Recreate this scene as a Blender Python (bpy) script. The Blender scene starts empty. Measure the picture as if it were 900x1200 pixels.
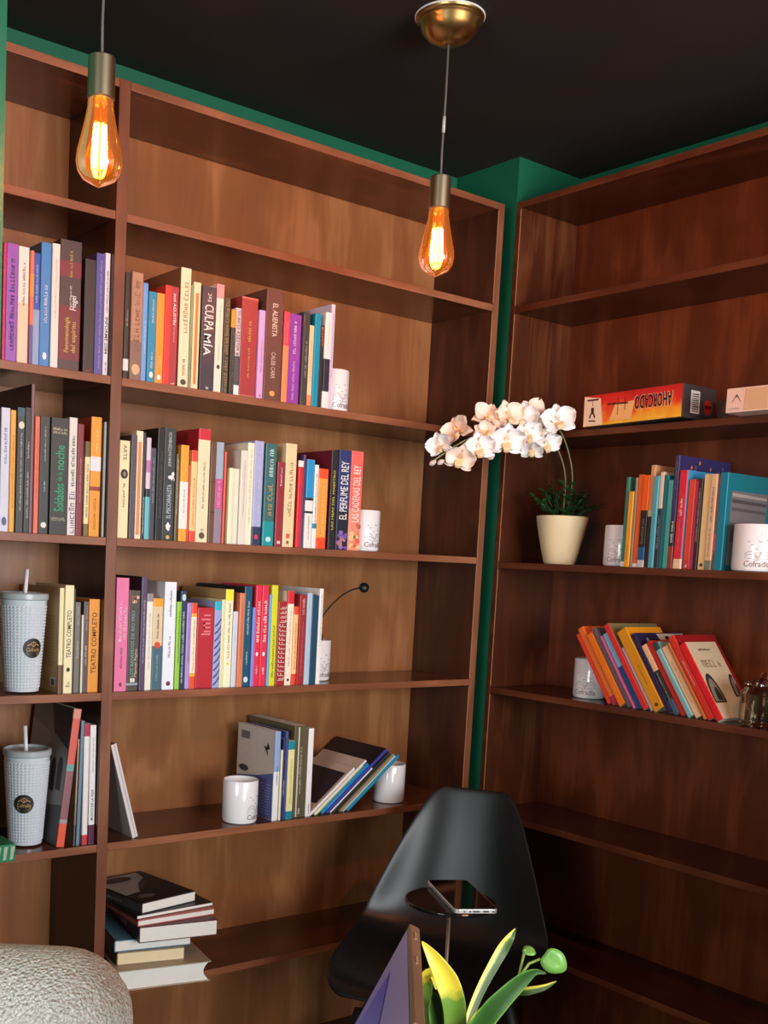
import bpy, bmesh, math, random
from mathutils import Vector, Matrix
from math import sin, cos, pi, radians as R
D = bpy.data
SC = bpy.context.scene
COL = SC.collection
random.seed(11)

# ------------------------------------------------------------------ camera
cam = D.cameras.new('camera')
camo = D.objects.new('camera', cam)
COL.objects.link(camo)
RX, RU, FW = Vector((.806595, -.589325, .045831)), Vector((.021728, .107042, .994017)), Vector((.590705, .800773, -.099144))
m = Matrix((RX, RU, -FW)).transposed().to_4x4()
m.translation = Vector((-1.0451, -2.0393, -.0285))
camo.matrix_world = m
cam.sensor_width = 36
cam.lens = 39.051
cam.shift_x, cam.shift_y = .0986, .15457
cam.clip_start = .05
SC.camera = camo

# ------------------------------------------------------------------ light
SC.view_settings.view_transform = 'Standard'
SC.view_settings.look = 'None'
SC.view_settings.gamma = 1
SC.view_settings.exposure = 0.0
world = D.worlds.new('world')
SC.world = world
world.use_nodes = True
wn = world.node_tree.nodes
wn['Background'].inputs[0].default_value = (.75, .87, 1, 1)
wn['Background'].inputs[1].default_value = .6

def area(name, loc, target, sx, sy, power, col):
    l = D.lights.new(name, 'AREA')
    l.shape = 'RECTANGLE'; l.size = sx; l.size_y = sy; l.energy = power; l.color = col
    o = D.objects.new(name, l); COL.objects.link(o)
    o.location = loc
    o.rotation_euler = (Vector(target) - Vector(loc)).to_track_quat('-Z', 'Y').to_euler()
    return o
area('window_daylight', (.2, -4.28, .0), (.2, 0, -.1), 2.0, 1.45, 165, (.97, .985, 1))
area('side_window_daylight', (-3.18, -2.3, 0), (0, -1.2, -.1), 1.2, 1.45, 60, (.93, .98, 1))

# ------------------------------------------------------------------ helpers
def lin(c):
    f = lambda v: v / 12.92 if v <= .04045 else ((v + .055) / 1.055) ** 2.4
    return tuple(f(x / 255) for x in c)

def mesh(name, V, F, mats, parent=None, smooth=False, fm=None):
    me = D.meshes.new(name)
    me.from_pydata([tuple(v) for v in V], [], F)
    for k in (mats if isinstance(mats, (list, tuple)) else [mats]):
        me.materials.append(k)
    if fm:
        for p, i in zip(me.polygons, fm): p.material_index = i
    if smooth:
        for p in me.polygons: p.use_smooth = True
    me.update()
    o = D.objects.new(name, me)
    COL.objects.link(o)
    if parent: o.parent = parent
    return o

def empty(name, loc=(0, 0, 0), rot=(0, 0, 0)):
    o = D.objects.new(name, None)
    o.empty_display_size = .02
    COL.objects.link(o)
    o.location = loc; o.rotation_euler = rot
    return o

def tag(o, label, cat, group=None):
    o['label'] = label; o['category'] = cat
    if group: o['group'] = group
    return o

def struct(o):
    o['kind'] = 'structure'
    return o

def copy_tree(o, parent=None):
    c = o.copy(); COL.objects.link(c)
    if parent: c.parent = parent
    for ch in list(o.children): copy_tree(ch, c)
    return c

class G:
    """collects shapes into one mesh"""
    def __init__(s): s.V = []; s.F = []; s.M = []
    def add(s, V, F, mi=0):
        n = len(s.V); s.V += [Vector(v) for v in V]
        s.F += [tuple(i + n for i in f) for f in F]; s.M += [mi] * len(F)
        return s
    def box(s, x0, x1, y0, y1, z0, z1, mi=0, rot=None, piv=None):
        V = [Vector((x, y, z)) for z in (z0, z1) for y in (y0, y1) for x in (x0, x1)]
        if rot:
            p = Vector(piv or ((x0 + x1) / 2, (y0 + y1) / 2, (z0 + z1) / 2))
            V = [rot @ (v - p) + p for v in V]
        return s.add(V, [(0, 2, 3, 1), (4, 5, 7, 6), (0, 1, 5, 4), (2, 6, 7, 3), (0, 4, 6, 2), (1, 3, 7, 5)], mi)
    def lathe(s, prof, n=32, c=(0, 0, 0), mi=0, a0=0, a1=2 * pi):
        full = abs(a1 - a0 - 2 * pi) < 1e-6
        k = n if full else n + 1
        V = []
        for r, z in prof:
            for i in range(k):
                a = a0 + (a1 - a0) * i / n
                V.append((c[0] + r * cos(a), c[1] + r * sin(a), c[2] + z))
        F = []
        for j in range(len(prof) - 1):
            for i in range(n):
                i2 = (i + 1) % k
                F.append((j * k + i, j * k + i2, (j + 1) * k + i2, (j + 1) * k + i))
        return s.add(V, F, mi)
    def tube(s, P, r, n=8, mi=0, cap=True):
        P = [Vector(p) for p in P]
        rr = r if isinstance(r, (list, tuple)) else [r] * len(P)
        V = []; up = None
        for i, p in enumerate(P):
            t = (P[min(i + 1, len(P) - 1)] - P[max(i - 1, 0)]).normalized()
            if up is None: up = t.orthogonal().normalized()
            up = (up - t * up.dot(t)).normalized()
            b = t.cross(up)
            for k in range(n):
                a = 2 * pi * k / n
                V.append(p + (up * cos(a) + b * sin(a)) * rr[i])
        F = []
        for i in range(len(P) - 1):
            for k in range(n):
                F.append((i * n + k, i * n + (k + 1) % n, (i + 1) * n + (k + 1) % n, (i + 1) * n + k))
        if cap:
            F.append(tuple(range(n))[::-1]); F.append(tuple((len(P) - 1) * n + k for k in range(n)))
        return s.add(V, F, mi)
    def grid(s, fn, nu, nv, mi=0, closed=False):
        V = [fn(i / (nu - 1), j / (nv - 1)) for j in range(nv) for i in range(nu)]
        F = [(j * nu + i, j * nu + i + 1, (j + 1) * nu + i + 1, (j + 1) * nu + i) for j in range(nv - 1) for i in range(nu - 1)]
        return s.add(V, F, mi)
    def done(s, name, mats, parent=None, smooth=False):
        return mesh(name, s.V, s.F, mats, parent, smooth, s.M)

def bevel(o, w=.002, n=2):
    b = o.modifiers.new('bevel', 'BEVEL'); b.width = w; b.segments = n; b.limit_method = 'ANGLE'
    return o
def subsurf(o, n=2):
    b = o.modifiers.new('subsurf', 'SUBSURF'); b.levels = b.render_levels = n
    return o
def solid(o, t, off=-1):
    b = o.modifiers.new('solidify', 'SOLIDIFY'); b.thickness = t; b.offset = off
    return o
def autosmooth(o):
    for p in o.data.polygons: p.use_smooth = True
    try: o.data.set_sharp_from_angle(angle=R(35))
    except Exception: pass
    return o

# ------------------------------------------------------------------ materials
CACHE = {}
def plain(name, rgb, rough=.5, metal=0, spec=.5, var=.06, scale=40, coat=0):
    key = (name, tuple(rgb), rough, metal)
    if key in CACHE: return CACHE[key]
    k = D.materials.new(name); k.use_nodes = True
    nt = k.node_tree; b = nt.nodes['Principled BSDF']
    c = lin(rgb)
    tc = nt.nodes.new('ShaderNodeTexCoord')
    nz = nt.nodes.new('ShaderNodeTexNoise'); nz.inputs['Scale'].default_value = scale; nz.inputs['Detail'].default_value = 4
    nt.links.new(tc.outputs['Object'], nz.inputs['Vector'])
    mx = nt.nodes.new('ShaderNodeMix'); mx.data_type = 'RGBA'
    mx.inputs['A'].default_value = (*[v * (1 - var) for v in c], 1)
    mx.inputs['B'].default_value = (*[min(1, v * (1 + var)) for v in c], 1)
    nt.links.new(nz.outputs['Fac'], mx.inputs['Factor'])
    nt.links.new(mx.outputs['Result'], b.inputs['Base Color'])
    b.inputs['Roughness'].default_value = rough
    b.inputs['Metallic'].default_value = metal
    b.inputs['Specular IOR Level'].default_value = spec
    b.inputs['Coat Weight'].default_value = coat
    CACHE[key] = k
    return k
def book_mat(rgb): return plain('book_print', rgb, .42, var=.05, scale=60)
def ink(rgb): return plain('ink', rgb, .5, var=.02)

def wood(name, axis, dark, mid, light, rough=.34, seed=0):
    k = D.materials.new(name); k.use_nodes = True
    nt = k.node_tree; b = nt.nodes['Principled BSDF']; N = nt.nodes.new; L = nt.links.new
    tc = N('ShaderNodeTexCoord'); mp = N('ShaderNodeMapping')
    sc = [6.0, 6.0, 6.0]; sc[axis] = 1.7
    mp.inputs['Scale'].default_value = sc
    mp.inputs['Location'].default_value = (seed * 3.1, seed * 1.7, seed * 2.3)
    L(tc.outputs['Object'], mp.inputs['Vector'])
    n1 = N('ShaderNodeTexNoise'); n1.inputs['Scale'].default_value = 1.6; n1.inputs['Detail'].default_value = 5; n1.inputs['Distortion'].default_value = .9
    L(mp.outputs['Vector'], n1.inputs['Vector'])
    mp2 = N('ShaderNodeMapping'); sc2 = [90.0, 90.0, 90.0]; sc2[axis] = 3.0
    mp2.inputs['Scale'].default_value = sc2
    L(tc.outputs['Object'], mp2.inputs['Vector'])
    n2 = N('ShaderNodeTexNoise'); n2.inputs['Scale'].default_value = 1; n2.inputs['Detail'].default_value = 3
    L(mp2.outputs['Vector'], n2.inputs['Vector'])
    n3 = N('ShaderNodeTexNoise'); n3.inputs['Scale'].default_value = 3.2; n3.inputs['Detail'].default_value = 2
    L(tc.outputs['Object'], n3.inputs['Vector'])
    a1 = N('ShaderNodeMath'); a1.operation = 'MULTIPLY_ADD'; a1.inputs[1].default_value = .28
    L(n2.outputs['Fac'], a1.inputs[0]); L(n1.outputs['Fac'], a1.inputs[2])
    a2 = N('ShaderNodeMath'); a2.operation = 'MULTIPLY_ADD'; a2.inputs[1].default_value = .35
    L(n3.outputs['Fac'], a2.inputs[0]); L(a1.outputs[0], a2.inputs[2])
    cr = N('ShaderNodeValToRGB'); e = cr.color_ramp.elements
    e[0].position = .42; e[0].color = (*lin(dark), 1)
    e[1].position = 1.22; e[1].color = (*lin(light), 1)
    x = cr.color_ramp.elements.new(.80); x.color = (*lin(mid), 1)
    L(a2.outputs[0], cr.inputs['Fac']); L(cr.outputs['Color'], b.inputs['Base Color'])
    b.inputs['Roughness'].default_value = rough
    bp = N('ShaderNodeBump'); bp.inputs['Strength'].default_value = .05; bp.inputs['Distance'].default_value = .002
    L(n2.outputs['Fac'], bp.inputs['Height']); L(bp.outputs['Normal'], b.inputs['Normal'])
    return k
WD = ((120, 74, 42), (141, 90, 53), (163, 111, 70))
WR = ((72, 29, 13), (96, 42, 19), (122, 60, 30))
wood_v = wood('wood_panel_vertical', 2, *WD)
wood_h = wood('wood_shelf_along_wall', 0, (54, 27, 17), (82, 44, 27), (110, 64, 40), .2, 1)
wood_e = wood('wood_edge_along_wall', 0, (104, 58, 36), (134, 80, 52), (158, 102, 70), .4, 2)
wood_ev = wood('wood_edge_vertical', 2, (92, 50, 32), (122, 72, 48), (146, 94, 64), .4, 3)
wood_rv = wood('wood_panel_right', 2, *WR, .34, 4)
wood_rs = wood('wood_side_right', 2, (58, 26, 13), (78, 38, 19), (116, 66, 37), .34, 5)  # side panels darkened in colour for the window light blocked there
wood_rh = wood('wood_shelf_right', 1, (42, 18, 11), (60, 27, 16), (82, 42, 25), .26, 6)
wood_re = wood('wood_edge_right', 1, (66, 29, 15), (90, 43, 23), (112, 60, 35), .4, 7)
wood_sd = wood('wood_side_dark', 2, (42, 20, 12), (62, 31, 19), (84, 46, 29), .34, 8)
green = plain('green_paint', (18, 100, 72), .5, var=.05, scale=9)
black_paint = plain('black_ceiling_paint', (30, 27, 28), .75, var=.1, scale=30)
floor_m = wood('floor_planks', 1, (52, 36, 26), (76, 54, 40), (98, 72, 54), .4, 9)
paper = plain('book_paper', (236, 228, 208), .8, var=.05, scale=150)
paper_w = plain('book_paper_white', (240, 238, 230), .8, var=.04, scale=150)
porcelain = plain('white_porcelain', (240, 240, 242), .12, var=.01, coat=.4)
brass = plain('antique_brass', (205, 172, 110), .3, 1, var=.1, scale=14)
black_plastic = plain('black_plastic', (24, 24, 25), .38, var=.08, scale=25)
shell_m = plain('black_chair_plastic', (15, 17, 19), .36, var=.06, scale=18)
chrome = plain('chrome', (205, 205, 205), .12, 1, var=.02)
white_trim = plain('white_trim', (225, 225, 222), .5)

def glass(name, rgb, mixg=.12, blend=.35):
    k = D.materials.new(name); k.use_nodes = True
    nt = k.node_tree; nt.nodes.clear(); N = nt.nodes.new; L = nt.links.new
    out = N('ShaderNodeOutputMaterial'); mx = N('ShaderNodeMixShader')
    tr = N('ShaderNodeBsdfTransparent'); tr.inputs[0].default_value = (*lin(rgb), 1)
    gl = N('ShaderNodeBsdfGlossy'); gl.inputs['Roughness'].default_value = .04
    gl.inputs[0].default_value = (1, .96, .9, 1)
    lw = N('ShaderNodeLayerWeight'); lw.inputs['Blend'].default_value = blend
    ml = N('ShaderNodeMath'); ml.operation = 'MULTIPLY_ADD'; ml.inputs[1].default_value = .8; ml.inputs[2].default_value = mixg * .3
    L(lw.outputs['Fresnel'], ml.inputs[0]); L(ml.outputs[0], mx.inputs['Fac'])
    L(tr.outputs[0], mx.inputs[1]); L(gl.outputs[0], mx.inputs[2]); L(mx.outputs[0], out.inputs[0])
    return k
def amber_glass():
    k = glass('amber_glass', (255, 186, 104), .5)
    nt = k.node_tree; out = [n for n in nt.nodes if n.type == 'OUTPUT_MATERIAL'][0]
    mx = out.inputs[0].links[0].from_node
    e = nt.nodes.new('ShaderNodeEmission'); e.inputs[0].default_value = (*lin((255, 128, 30)), 1); e.inputs[1].default_value = GLOW
    a = nt.nodes.new('ShaderNodeAddShader'); nt.links.new(mx.outputs[0], a.inputs[0]); nt.links.new(e.outputs[0], a.inputs[1]); nt.links.new(a.outputs[0], out.inputs[0])
    return k
GLOW = .42
def emit(name, rgb, s):
    k = D.materials.new(name); k.use_nodes = True
    nt = k.node_tree; nt.nodes.clear()
    out = nt.nodes.new('ShaderNodeOutputMaterial'); e = nt.nodes.new('ShaderNodeEmission')
    e.inputs[0].default_value = (*lin(rgb), 1); e.inputs[1].default_value = s
    nt.links.new(e.outputs[0], out.inputs[0])
    return k

# ------------------------------------------------------------------ room
CEIL, FLOOR = 1.022, -1.36
def wallbox(name, mat, *b):
    return struct(G().box(*b).done(name, mat))
wallbox('floor', floor_m, -3.3, 1.55, -4.4, .4, FLOOR - .1, FLOOR)
wallbox('ceiling', black_paint, -3.3, 1.55, -4.4, .4, CEIL, CEIL + .1)
wallbox('wall_back', green, -.35, 1.147, .24, .36, FLOOR, CEIL)
wallbox('wall_corner', green, 1.147, 1.5, .0166, .36, FLOOR, CEIL)
wallbox('wall_right', green, 1.387, 1.5, -4.3, .0166, FLOOR, CEIL)
wallbox('wall_left', green, -3.2, -.351, -.3, .36, FLOOR, CEIL)
# walls behind the camera, each with an unseen window opening added for the daylight
g = G()
g.box(-3.2, -.85, -4.42, -4.3, FLOOR, CEIL); g.box(1.25, 1.5, -4.42, -4.3, FLOOR, CEIL)
g.box(-.85, 1.25, -4.42, -4.3, FLOOR, -.75); g.box(-.85, 1.25, -4.42, -4.3, .75, CEIL)
struct(g.done('wall_front', green))
g = G()
g.box(-3.32, -3.2, -4.3, -2.95, FLOOR, CEIL); g.box(-3.32, -3.2, -1.65, -.3, FLOOR, CEIL)
g.box(-3.32, -3.2, -2.95, -1.65, FLOOR, -.75); g.box(-3.32, -3.2, -2.95, -1.65, .75, CEIL)
struct(g.done('wall_side', green))

# added counter along the right wall, outside the picture: it shades the lower right shelves
ct = tag(empty('blocker', (.75, -2.75, FLOOR)), 'added dark wooden counter along the right wall, outside the picture', 'blocker')
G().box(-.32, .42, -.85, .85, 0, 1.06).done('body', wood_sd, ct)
bevel(G().box(-.36, .44, -.89, .89, 1.06, 1.10).done('blocker_top', wood_sd, ct), .004)
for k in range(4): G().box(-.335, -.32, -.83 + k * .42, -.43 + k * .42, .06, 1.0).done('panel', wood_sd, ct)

# ------------------------------------------------------------------ bookcases
def board(name, par, mats, x0, x1, y0, y1, z0, z1, front=None, w=.0012):
    """a board whose front face (front = '-y' or '-x') carries the edge material"""
    g = G().box(x0, x1, y0, y1, z0, z1)
    if front == '-y': g.M[2] = 1
    if front == '-x': g.M[4] = 1
    o = g.done(name, mats, par)
    bevel(o, w, 2)
    return o
TH = .017
LZ = [.6387, .32, 0, -.3173, -.6357, -.9594, -1.28]
bl = tag(empty('bookcase', (.37, .11, FLOOR)), 'tall brown stained built-in bookcase along the left wall with a wide and a narrow bay', 'bookcase')
class Off:  # parts are modelled in room coordinates and hang under an empty at the base
    pass
def under(o, par):
    o.matrix_parent_inverse = Matrix.Translation(-par.location)
    return o
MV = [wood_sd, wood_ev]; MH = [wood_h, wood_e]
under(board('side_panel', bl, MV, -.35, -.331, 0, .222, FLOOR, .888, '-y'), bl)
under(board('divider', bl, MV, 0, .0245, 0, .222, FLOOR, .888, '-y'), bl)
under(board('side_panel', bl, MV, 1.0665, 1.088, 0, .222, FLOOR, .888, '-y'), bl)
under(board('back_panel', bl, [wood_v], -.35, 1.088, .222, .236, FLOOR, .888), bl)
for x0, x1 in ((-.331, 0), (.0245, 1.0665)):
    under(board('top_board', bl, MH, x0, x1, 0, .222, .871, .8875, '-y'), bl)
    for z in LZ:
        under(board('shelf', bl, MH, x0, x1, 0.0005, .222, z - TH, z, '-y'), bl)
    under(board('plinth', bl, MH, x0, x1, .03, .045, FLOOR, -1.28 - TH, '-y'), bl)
raw_edge = plain('raw_worn_edge', (176, 126, 88), .5, var=.25, scale=60)
for k, z in enumerate(LZ[:5]):
    z1 = (LZ[k - 1] - TH if k else .871) - .004
    under(G().box(1.0655, 1.0672, -.0006, .0012, z + .004, z1).done('worn_edge', raw_edge, bl), bl)
RZ = [.6462, .319, -.0088, -.3398, -.6706, -1.0031, -1.335]
YN = -1.45
br = tag(empty('bookcase', (1.26, YN / 2, FLOOR)), 'tall brown stained built-in bookcase along the right wall, darker and in shade', 'bookcase')
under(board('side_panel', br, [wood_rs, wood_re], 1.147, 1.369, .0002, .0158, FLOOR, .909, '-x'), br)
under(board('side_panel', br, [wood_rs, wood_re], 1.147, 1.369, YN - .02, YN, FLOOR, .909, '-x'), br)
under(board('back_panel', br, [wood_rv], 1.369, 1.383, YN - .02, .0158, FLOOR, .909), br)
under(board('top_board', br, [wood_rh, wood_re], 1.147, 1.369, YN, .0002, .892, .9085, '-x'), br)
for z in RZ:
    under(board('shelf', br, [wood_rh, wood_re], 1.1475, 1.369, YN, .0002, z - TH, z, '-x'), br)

for k, z in enumerate(RZ[:5]):
    z1 = (RZ[k - 1] - TH if k else .892) - .004
    under(G().box(1.1464, 1.1482, -.0006, .0010, z + .004, z1).done('worn_edge', raw_edge, br), br)

# ------------------------------------------------------------------ lettering
FONT = {}
def text_mesh(t, bold=.008):
    """flat letters, lower left at the origin, scaled to unit height and unit length"""
    if (t, bold) in FONT: return FONT[t, bold]
    cu = D.curves.new('letters', 'FONT'); cu.body = t; cu.resolution_u = 2; cu.offset = bold
    o = D.objects.new('letters', cu); COL.objects.link(o)
    dg = bpy.context.evaluated_depsgraph_get()
    me = D.meshes.new_from_object(o.evaluated_get(dg))
    V = [v.co.copy() for v in me.vertices]; F = [tuple(p.vertices) for p in me.polygons]
    D.objects.remove(o); D.curves.remove(cu); D.meshes.remove(me)
    x0 = min(v.x for v in V); x1 = max(v.x for v in V); y0 = min(v.y for v in V); y1 = max(v.y for v in V)
    V = [((v.x - x0) / (x1 - x0), (v.y - y0) / (y1 - y0)) for v in V]
    FONT[t, bold] = (V, F, (x1 - x0) / (y1 - y0))
    return FONT[t, bold]
def glyph_rows(length, cap, rnd):
    """rectangles (x0, x1, y0, y1) that read as a line of print too small to make out"""
    out = []; x = 0; wl = rnd.randint(3, 8)
    st = cap * .16
    while x < length - cap * .45:
        w = cap * rnd.uniform(.4, .62)
        k = rnd.randint(0, 5); hi = cap * (1 if rnd.random() < .4 else .74)
        out.append((x, x + st, 0, hi))
        if k in (0, 1, 4): out.append((x + w - st, x + w, 0, hi * (.74 if k == 4 else 1)))
        if k in (0, 2, 3): out.append((x, x + w, hi - st, hi))
        if k in (2, 3, 5): out.append((x, x + w, 0, st))
        if k in (1, 2): out.append((x, x + w * .9, hi * .45, hi * .45 + st))
        x += w + cap * .2; wl -= 1
        if wl <= 0: x += cap * .4; wl = rnd.randint(3, 8)
    return out
def spine_map(w, h, f0, size, dirn, off, eps=.0007):
    cap = size * w; cx = w / 2 + off * w
    if dirn == 'u': return lambda a, b: (cx + cap / 2 - b, -eps, f0 * h + a)
    return lambda a, b: (cx - cap / 2 + b, -eps, f0 * h - a)

# ------------------------------------------------------------------ books
def u_profile(w, d, r, off=0):
    r = min(r, w * .3)
    P = [(-off, d)]
    for i in range(4):
        a = pi + (pi / 2) * i / 3
        P.append((r + (r + off) * cos(a), r + (r + off) * sin(a)))
    for i in range(4):
        a = 1.5 * pi + (pi / 2) * i / 3
        P.append((w - r + (r + off) * cos(a), r + (r + off) * sin(a)))
    P.append((w + off, d))
    return P
def sheet_u(name, P, z0, z1, t, mats, par, capm=True):
    """folded sheet: outer profile P and the same pulled in by t"""
    n = len(P)
    c = Vector((sum(p[0] for p in P) / n, max(p[1] for p in P)))
    Q = []
    for i, p in enumerate(P):
        a = Vector(P[max(i - 1, 0)]); b = Vector(P[min(i + 1, n - 1)])
        tt = (b - a).normalized(); nn = Vector((-tt.y, tt.x))
        Q.append((p[0] + nn.x * t, p[1] + nn.y * t))
    V = [(x, y, z) for z in (z0, z1) for x, y in list(P) + Q]
    N = 2 * n; F = []; M = []
    for i in range(n - 1):
        side = 1 if i in (0, n - 2) else 0
        F.append((i, i + 1, N + i + 1, N + i)); M.append(side)
        F.append((n + i + 1, n + i, N + n + i, N + n + i + 1)); M.append(side)
        F.append((i + 1, i, n + i, n + i + 1)); M.append(side)
        F.append((N + i, N + i + 1, N + n + i + 1, N + n + i)); M.append(side)
    for i in (0, n - 1):
        q = (i, N + i, N + n + i, n + i)
        F.append(q if i == 0 else q[::-1]); M.append(1)
    o = mesh(name, V, F, mats, par, False, M)
    return o
def add_book(w, h, d, col, det, name='book', hard=False):
    rnd = random.Random(int(w * 1e5) * 7 + int(h * 1e5))
    sm = book_mat(col); cv = book_mat(det['cov']) if det.get('cov') else sm
    t = .0011 if w < .006 else (.0022 if hard else .0014)
    b = sheet_u(name, u_profile(w, d, .0022), 0, h, min(t, w * .2), [sm, cv], None)
    inset = .003 if hard else .0006
    tt = min(t, w * .2)
    G().box(tt, w - tt, tt + .001, d - inset, inset, h - inset).done('pages', paper if rnd.random() < .6 else paper_w, b)
    for f0, f1, c in det.get('bands', ()):
        z0, z1 = max(f0 * h, .0002), min(f1 * h, h - .0002)
        sheet_u('spine_band', u_profile(w, .0035, .0022, .00035), z0, z1, .0003, [book_mat(c)], b)
    for s in det.get('scr', ()):
        f0, f1, c, size = s[:4]; off = s[4] if len(s) > 4 else 0
        if w * size > .004: size_ = size * .8
        else: size_ = size
        cap = max(size_ * w, .0009); q = cap / w
        mp = spine_map(w, h, f0, q, 'u', off)
        g = G()
        for a0, a1, b0, b1 in glyph_rows((f1 - f0) * h, cap, rnd):
            g.add([mp(a0, b0), mp(a1, b0), mp(a1, b1), mp(a0, b1)], [(0, 1, 2, 3)])
        if g.F: g.done('lettering', ink(c), b)
    for s, f0, f1, size, c, dirn, off in det.get('tx', ()):
        if s == 'o':
            r = size * w / 2; zc = (f0 + f1) / 2 * h
            ry = min((f1 - f0) * h / 2, r * 1.4)
            V = [(w / 2 + r * .8 * cos(2 * pi * k / 16), -.0007, zc + ry * sin(2 * pi * k / 16)) for k in range(16)]
            mesh('emblem', V, [tuple(range(16))], ink(c), b)
            continue
        V, F, asp = text_mesh(s)
        L = (f1 - f0) * h; cap = size * w
        mp = spine_map(w, h, f0 if dirn == 'u' else f1, size, dirn, off)
        mesh('title', [mp(x * L, y * cap) for x, y in V], F, ink(c), b)
    ex = det.get('extra')
    if ex: EXTRA[ex](b, w, h, d, rnd)
    return b

def spine_rect(b, x0, x1, z0, z1, c, name='emblem', eps=.0008):
    mesh(name, [(x0, -eps, z0), (x1, -eps, z0), (x1, -eps, z1), (x0, -eps, z1)], [(0, 1, 2, 3)], ink(c), b)
def spine_blob(b, x, z, rx, rz, c, name='emblem', n=14, eps=.0009, wob=0):
    V = [(x + rx * cos(2 * pi * k / n) * (1 + wob * sin(k * 2.3)), -eps, z + rz * sin(2 * pi * k / n) * (1 + wob * cos(k * 1.7))) for k in range(n)]
    mesh(name, V, [tuple(range(n))], ink(c), b)
def cover_poly(b, pts, c, x=-.0006, name='cover_picture'):
    """flat print on the left cover: points are (depth, height)"""
    mesh(name, [(x, y, z) for y, z in pts], [tuple(range(len(pts)))], ink(c), b)
def cover_lines(b, y0, y1, zs, c, x=-.0007, cap=.0025, rnd=None, name='cover_lettering'):
    g = G(); s = 1 if x < 0 else -1
    for z in zs:
        for a0, a1, b0, b1 in glyph_rows(abs(y1 - y0), cap, rnd):
            ya, yb = (y1 - a0, y1 - a1) if s > 0 else (y0 + a0, y0 + a1)
            g.add([(x, ya, z + b0), (x, yb, z + b0), (x, yb, z + b1), (x, ya, z + b1)], [(0, 1, 2, 3)])
    g.done(name, ink(c), b)
def ell(cy, cz, ry, rz, n=20, a0=0, a1=2 * pi):
    return [(cy + ry * cos(a0 + (a1 - a0) * k / n), cz + rz * sin(a0 + (a1 - a0) * k / n)) for k in range(n + (0 if a1 - a0 > 6.2 else 1))]
def ex_blurb(b, w, h, d, r):
    cover_lines(b, .02, d - .05, [h * .72 - i * .0062 for i in range(17)], (110, 86, 58), rnd=r, cap=.0022)
    cover_poly(b, [(.012, .012), (.034, .012), (.034, .03), (.012, .03)], (225, 222, 215), -.0006, 'price_label')
    cover_poly(b, [(.016, .014), (.030, .014), (.030, .027), (.016, .027)], (70, 85, 110), -.0008, 'price_label_print')
def ex_stripe(b, w, h, d, r): spine_rect(b, w * .3, w * .66, h * .05, h * .9, (226, 128, 52), 'spine_stripe')
def ex_stripe2(b, w, h, d, r): spine_rect(b, w * .28, w * .72, h * .04, h * .9, (222, 148, 98), 'spine_stripe')
def ex_stripe3(b, w, h, d, r): spine_rect(b, w * .42, w * .66, h * .005, h * .995, (196, 184, 196), 'spine_stripe')
def ex_disc(b, w, h, d, r):
    spine_blob(b, w * .48, h * .66, w * .36, w * .42, (46, 40, 36))
    spine_blob(b, w * .5, h * .66, w * .14, w * .2, (150, 130, 95), eps=.001)
def ex_cat(b, w, h, d, r):
    c = (238, 236, 232)
    spine_blob(b, w * .62, h * .565, w * .26, h * .018, c)
    spine_blob(b, w * .78, h * .595, w * .12, h * .02, c)
    spine_rect(b, w * .66, w * .72, h * .535, h * .56, c); spine_rect(b, w * .86, w * .92, h * .535, h * .56, c)
    spine_blob(b, w * .5, h * .125, w * .2, h * .034, c, wob=.25)
    spine_blob(b, w * .5, h * .03, w * .15, w * .15, (220, 180, 90))
def ex_reddot(b, w, h, d, r): spine_blob(b, w * .45, h * .08, w * .22, w * .22, (206, 60, 90))
def ex_reddot2(b, w, h, d, r): spine_blob(b, w * .5, h * .49, w * .3, w * .3, (222, 74, 50))
def ex_darkdot(b, w, h, d, r): spine_blob(b, w * .5, h * .055 if h > .19 else h * .2, w * .18, w * .18, (110, 40, 45))
def ex_yellowdot(b, w, h, d, r): spine_blob(b, w * .5, h * .24, w * .14, w * .14, (235, 205, 40))
def ex_redstamp(b, w, h, d, r):
    spine_rect(b, w * .3, w * .6, h * .085, h * .13, (205, 100, 80))
    spine_rect(b, w * .34, w * .56, h * .03, h * .06, (120, 105, 75))
def ex_petals(b, w, h, cols, r, top=.22):
    for k in range(16):
        spine_blob(b, w * r.uniform(.16, .84), h * r.uniform(.015, top), w * r.uniform(.1, .22), w * r.uniform(.1, .22), r.choice(cols), 'spine_flower', 8, .0008 + k * .00002, .15)
def ex_violets(b, w, h, d, r): ex_petals(b, w, h, [(140, 110, 185), (110, 85, 160), (170, 140, 200), (60, 50, 80), (190, 120, 110)], r, .19)
def ex_blooms(b, w, h, d, r): ex_petals(b, w, h, [(245, 170, 90), (240, 130, 100), (250, 200, 140), (225, 100, 90), (110, 110, 80)], r, .26)
def ex_painting(b, w, h, d, r):
    for k in range(9):
        spine_blob(b, w * r.uniform(.25, .85), h * r.uniform(.88, .95), w * .12, w * .16, r.choice([(190, 140, 110), (90, 50, 40), (150, 90, 70), (215, 190, 165)]), 'spine_painting', 7, .0008 + k * .00002, .2)
    spine_rect(b, w * .28, w * .68, h * .085, h * .125, (225, 220, 210))
def ex_author(b, w, h, d, r):
    g = G()
    for z, cap in ((h * .895, .005), (h * .865, .005), (h * .135, .0035), (h * .12, .003)):
        for a0, a1, b0, b1 in glyph_rows(w * .8, cap, r): g.add([(w * .1 + a0, -.0008, z + b0), (w * .1 + a1, -.0008, z + b0), (w * .1 + a1, -.0008, z + b1), (w * .1 + a0, -.0008, z + b1)], [(0, 1, 2, 3)])
    g.done('lettering', ink((226, 216, 190)), b)
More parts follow.
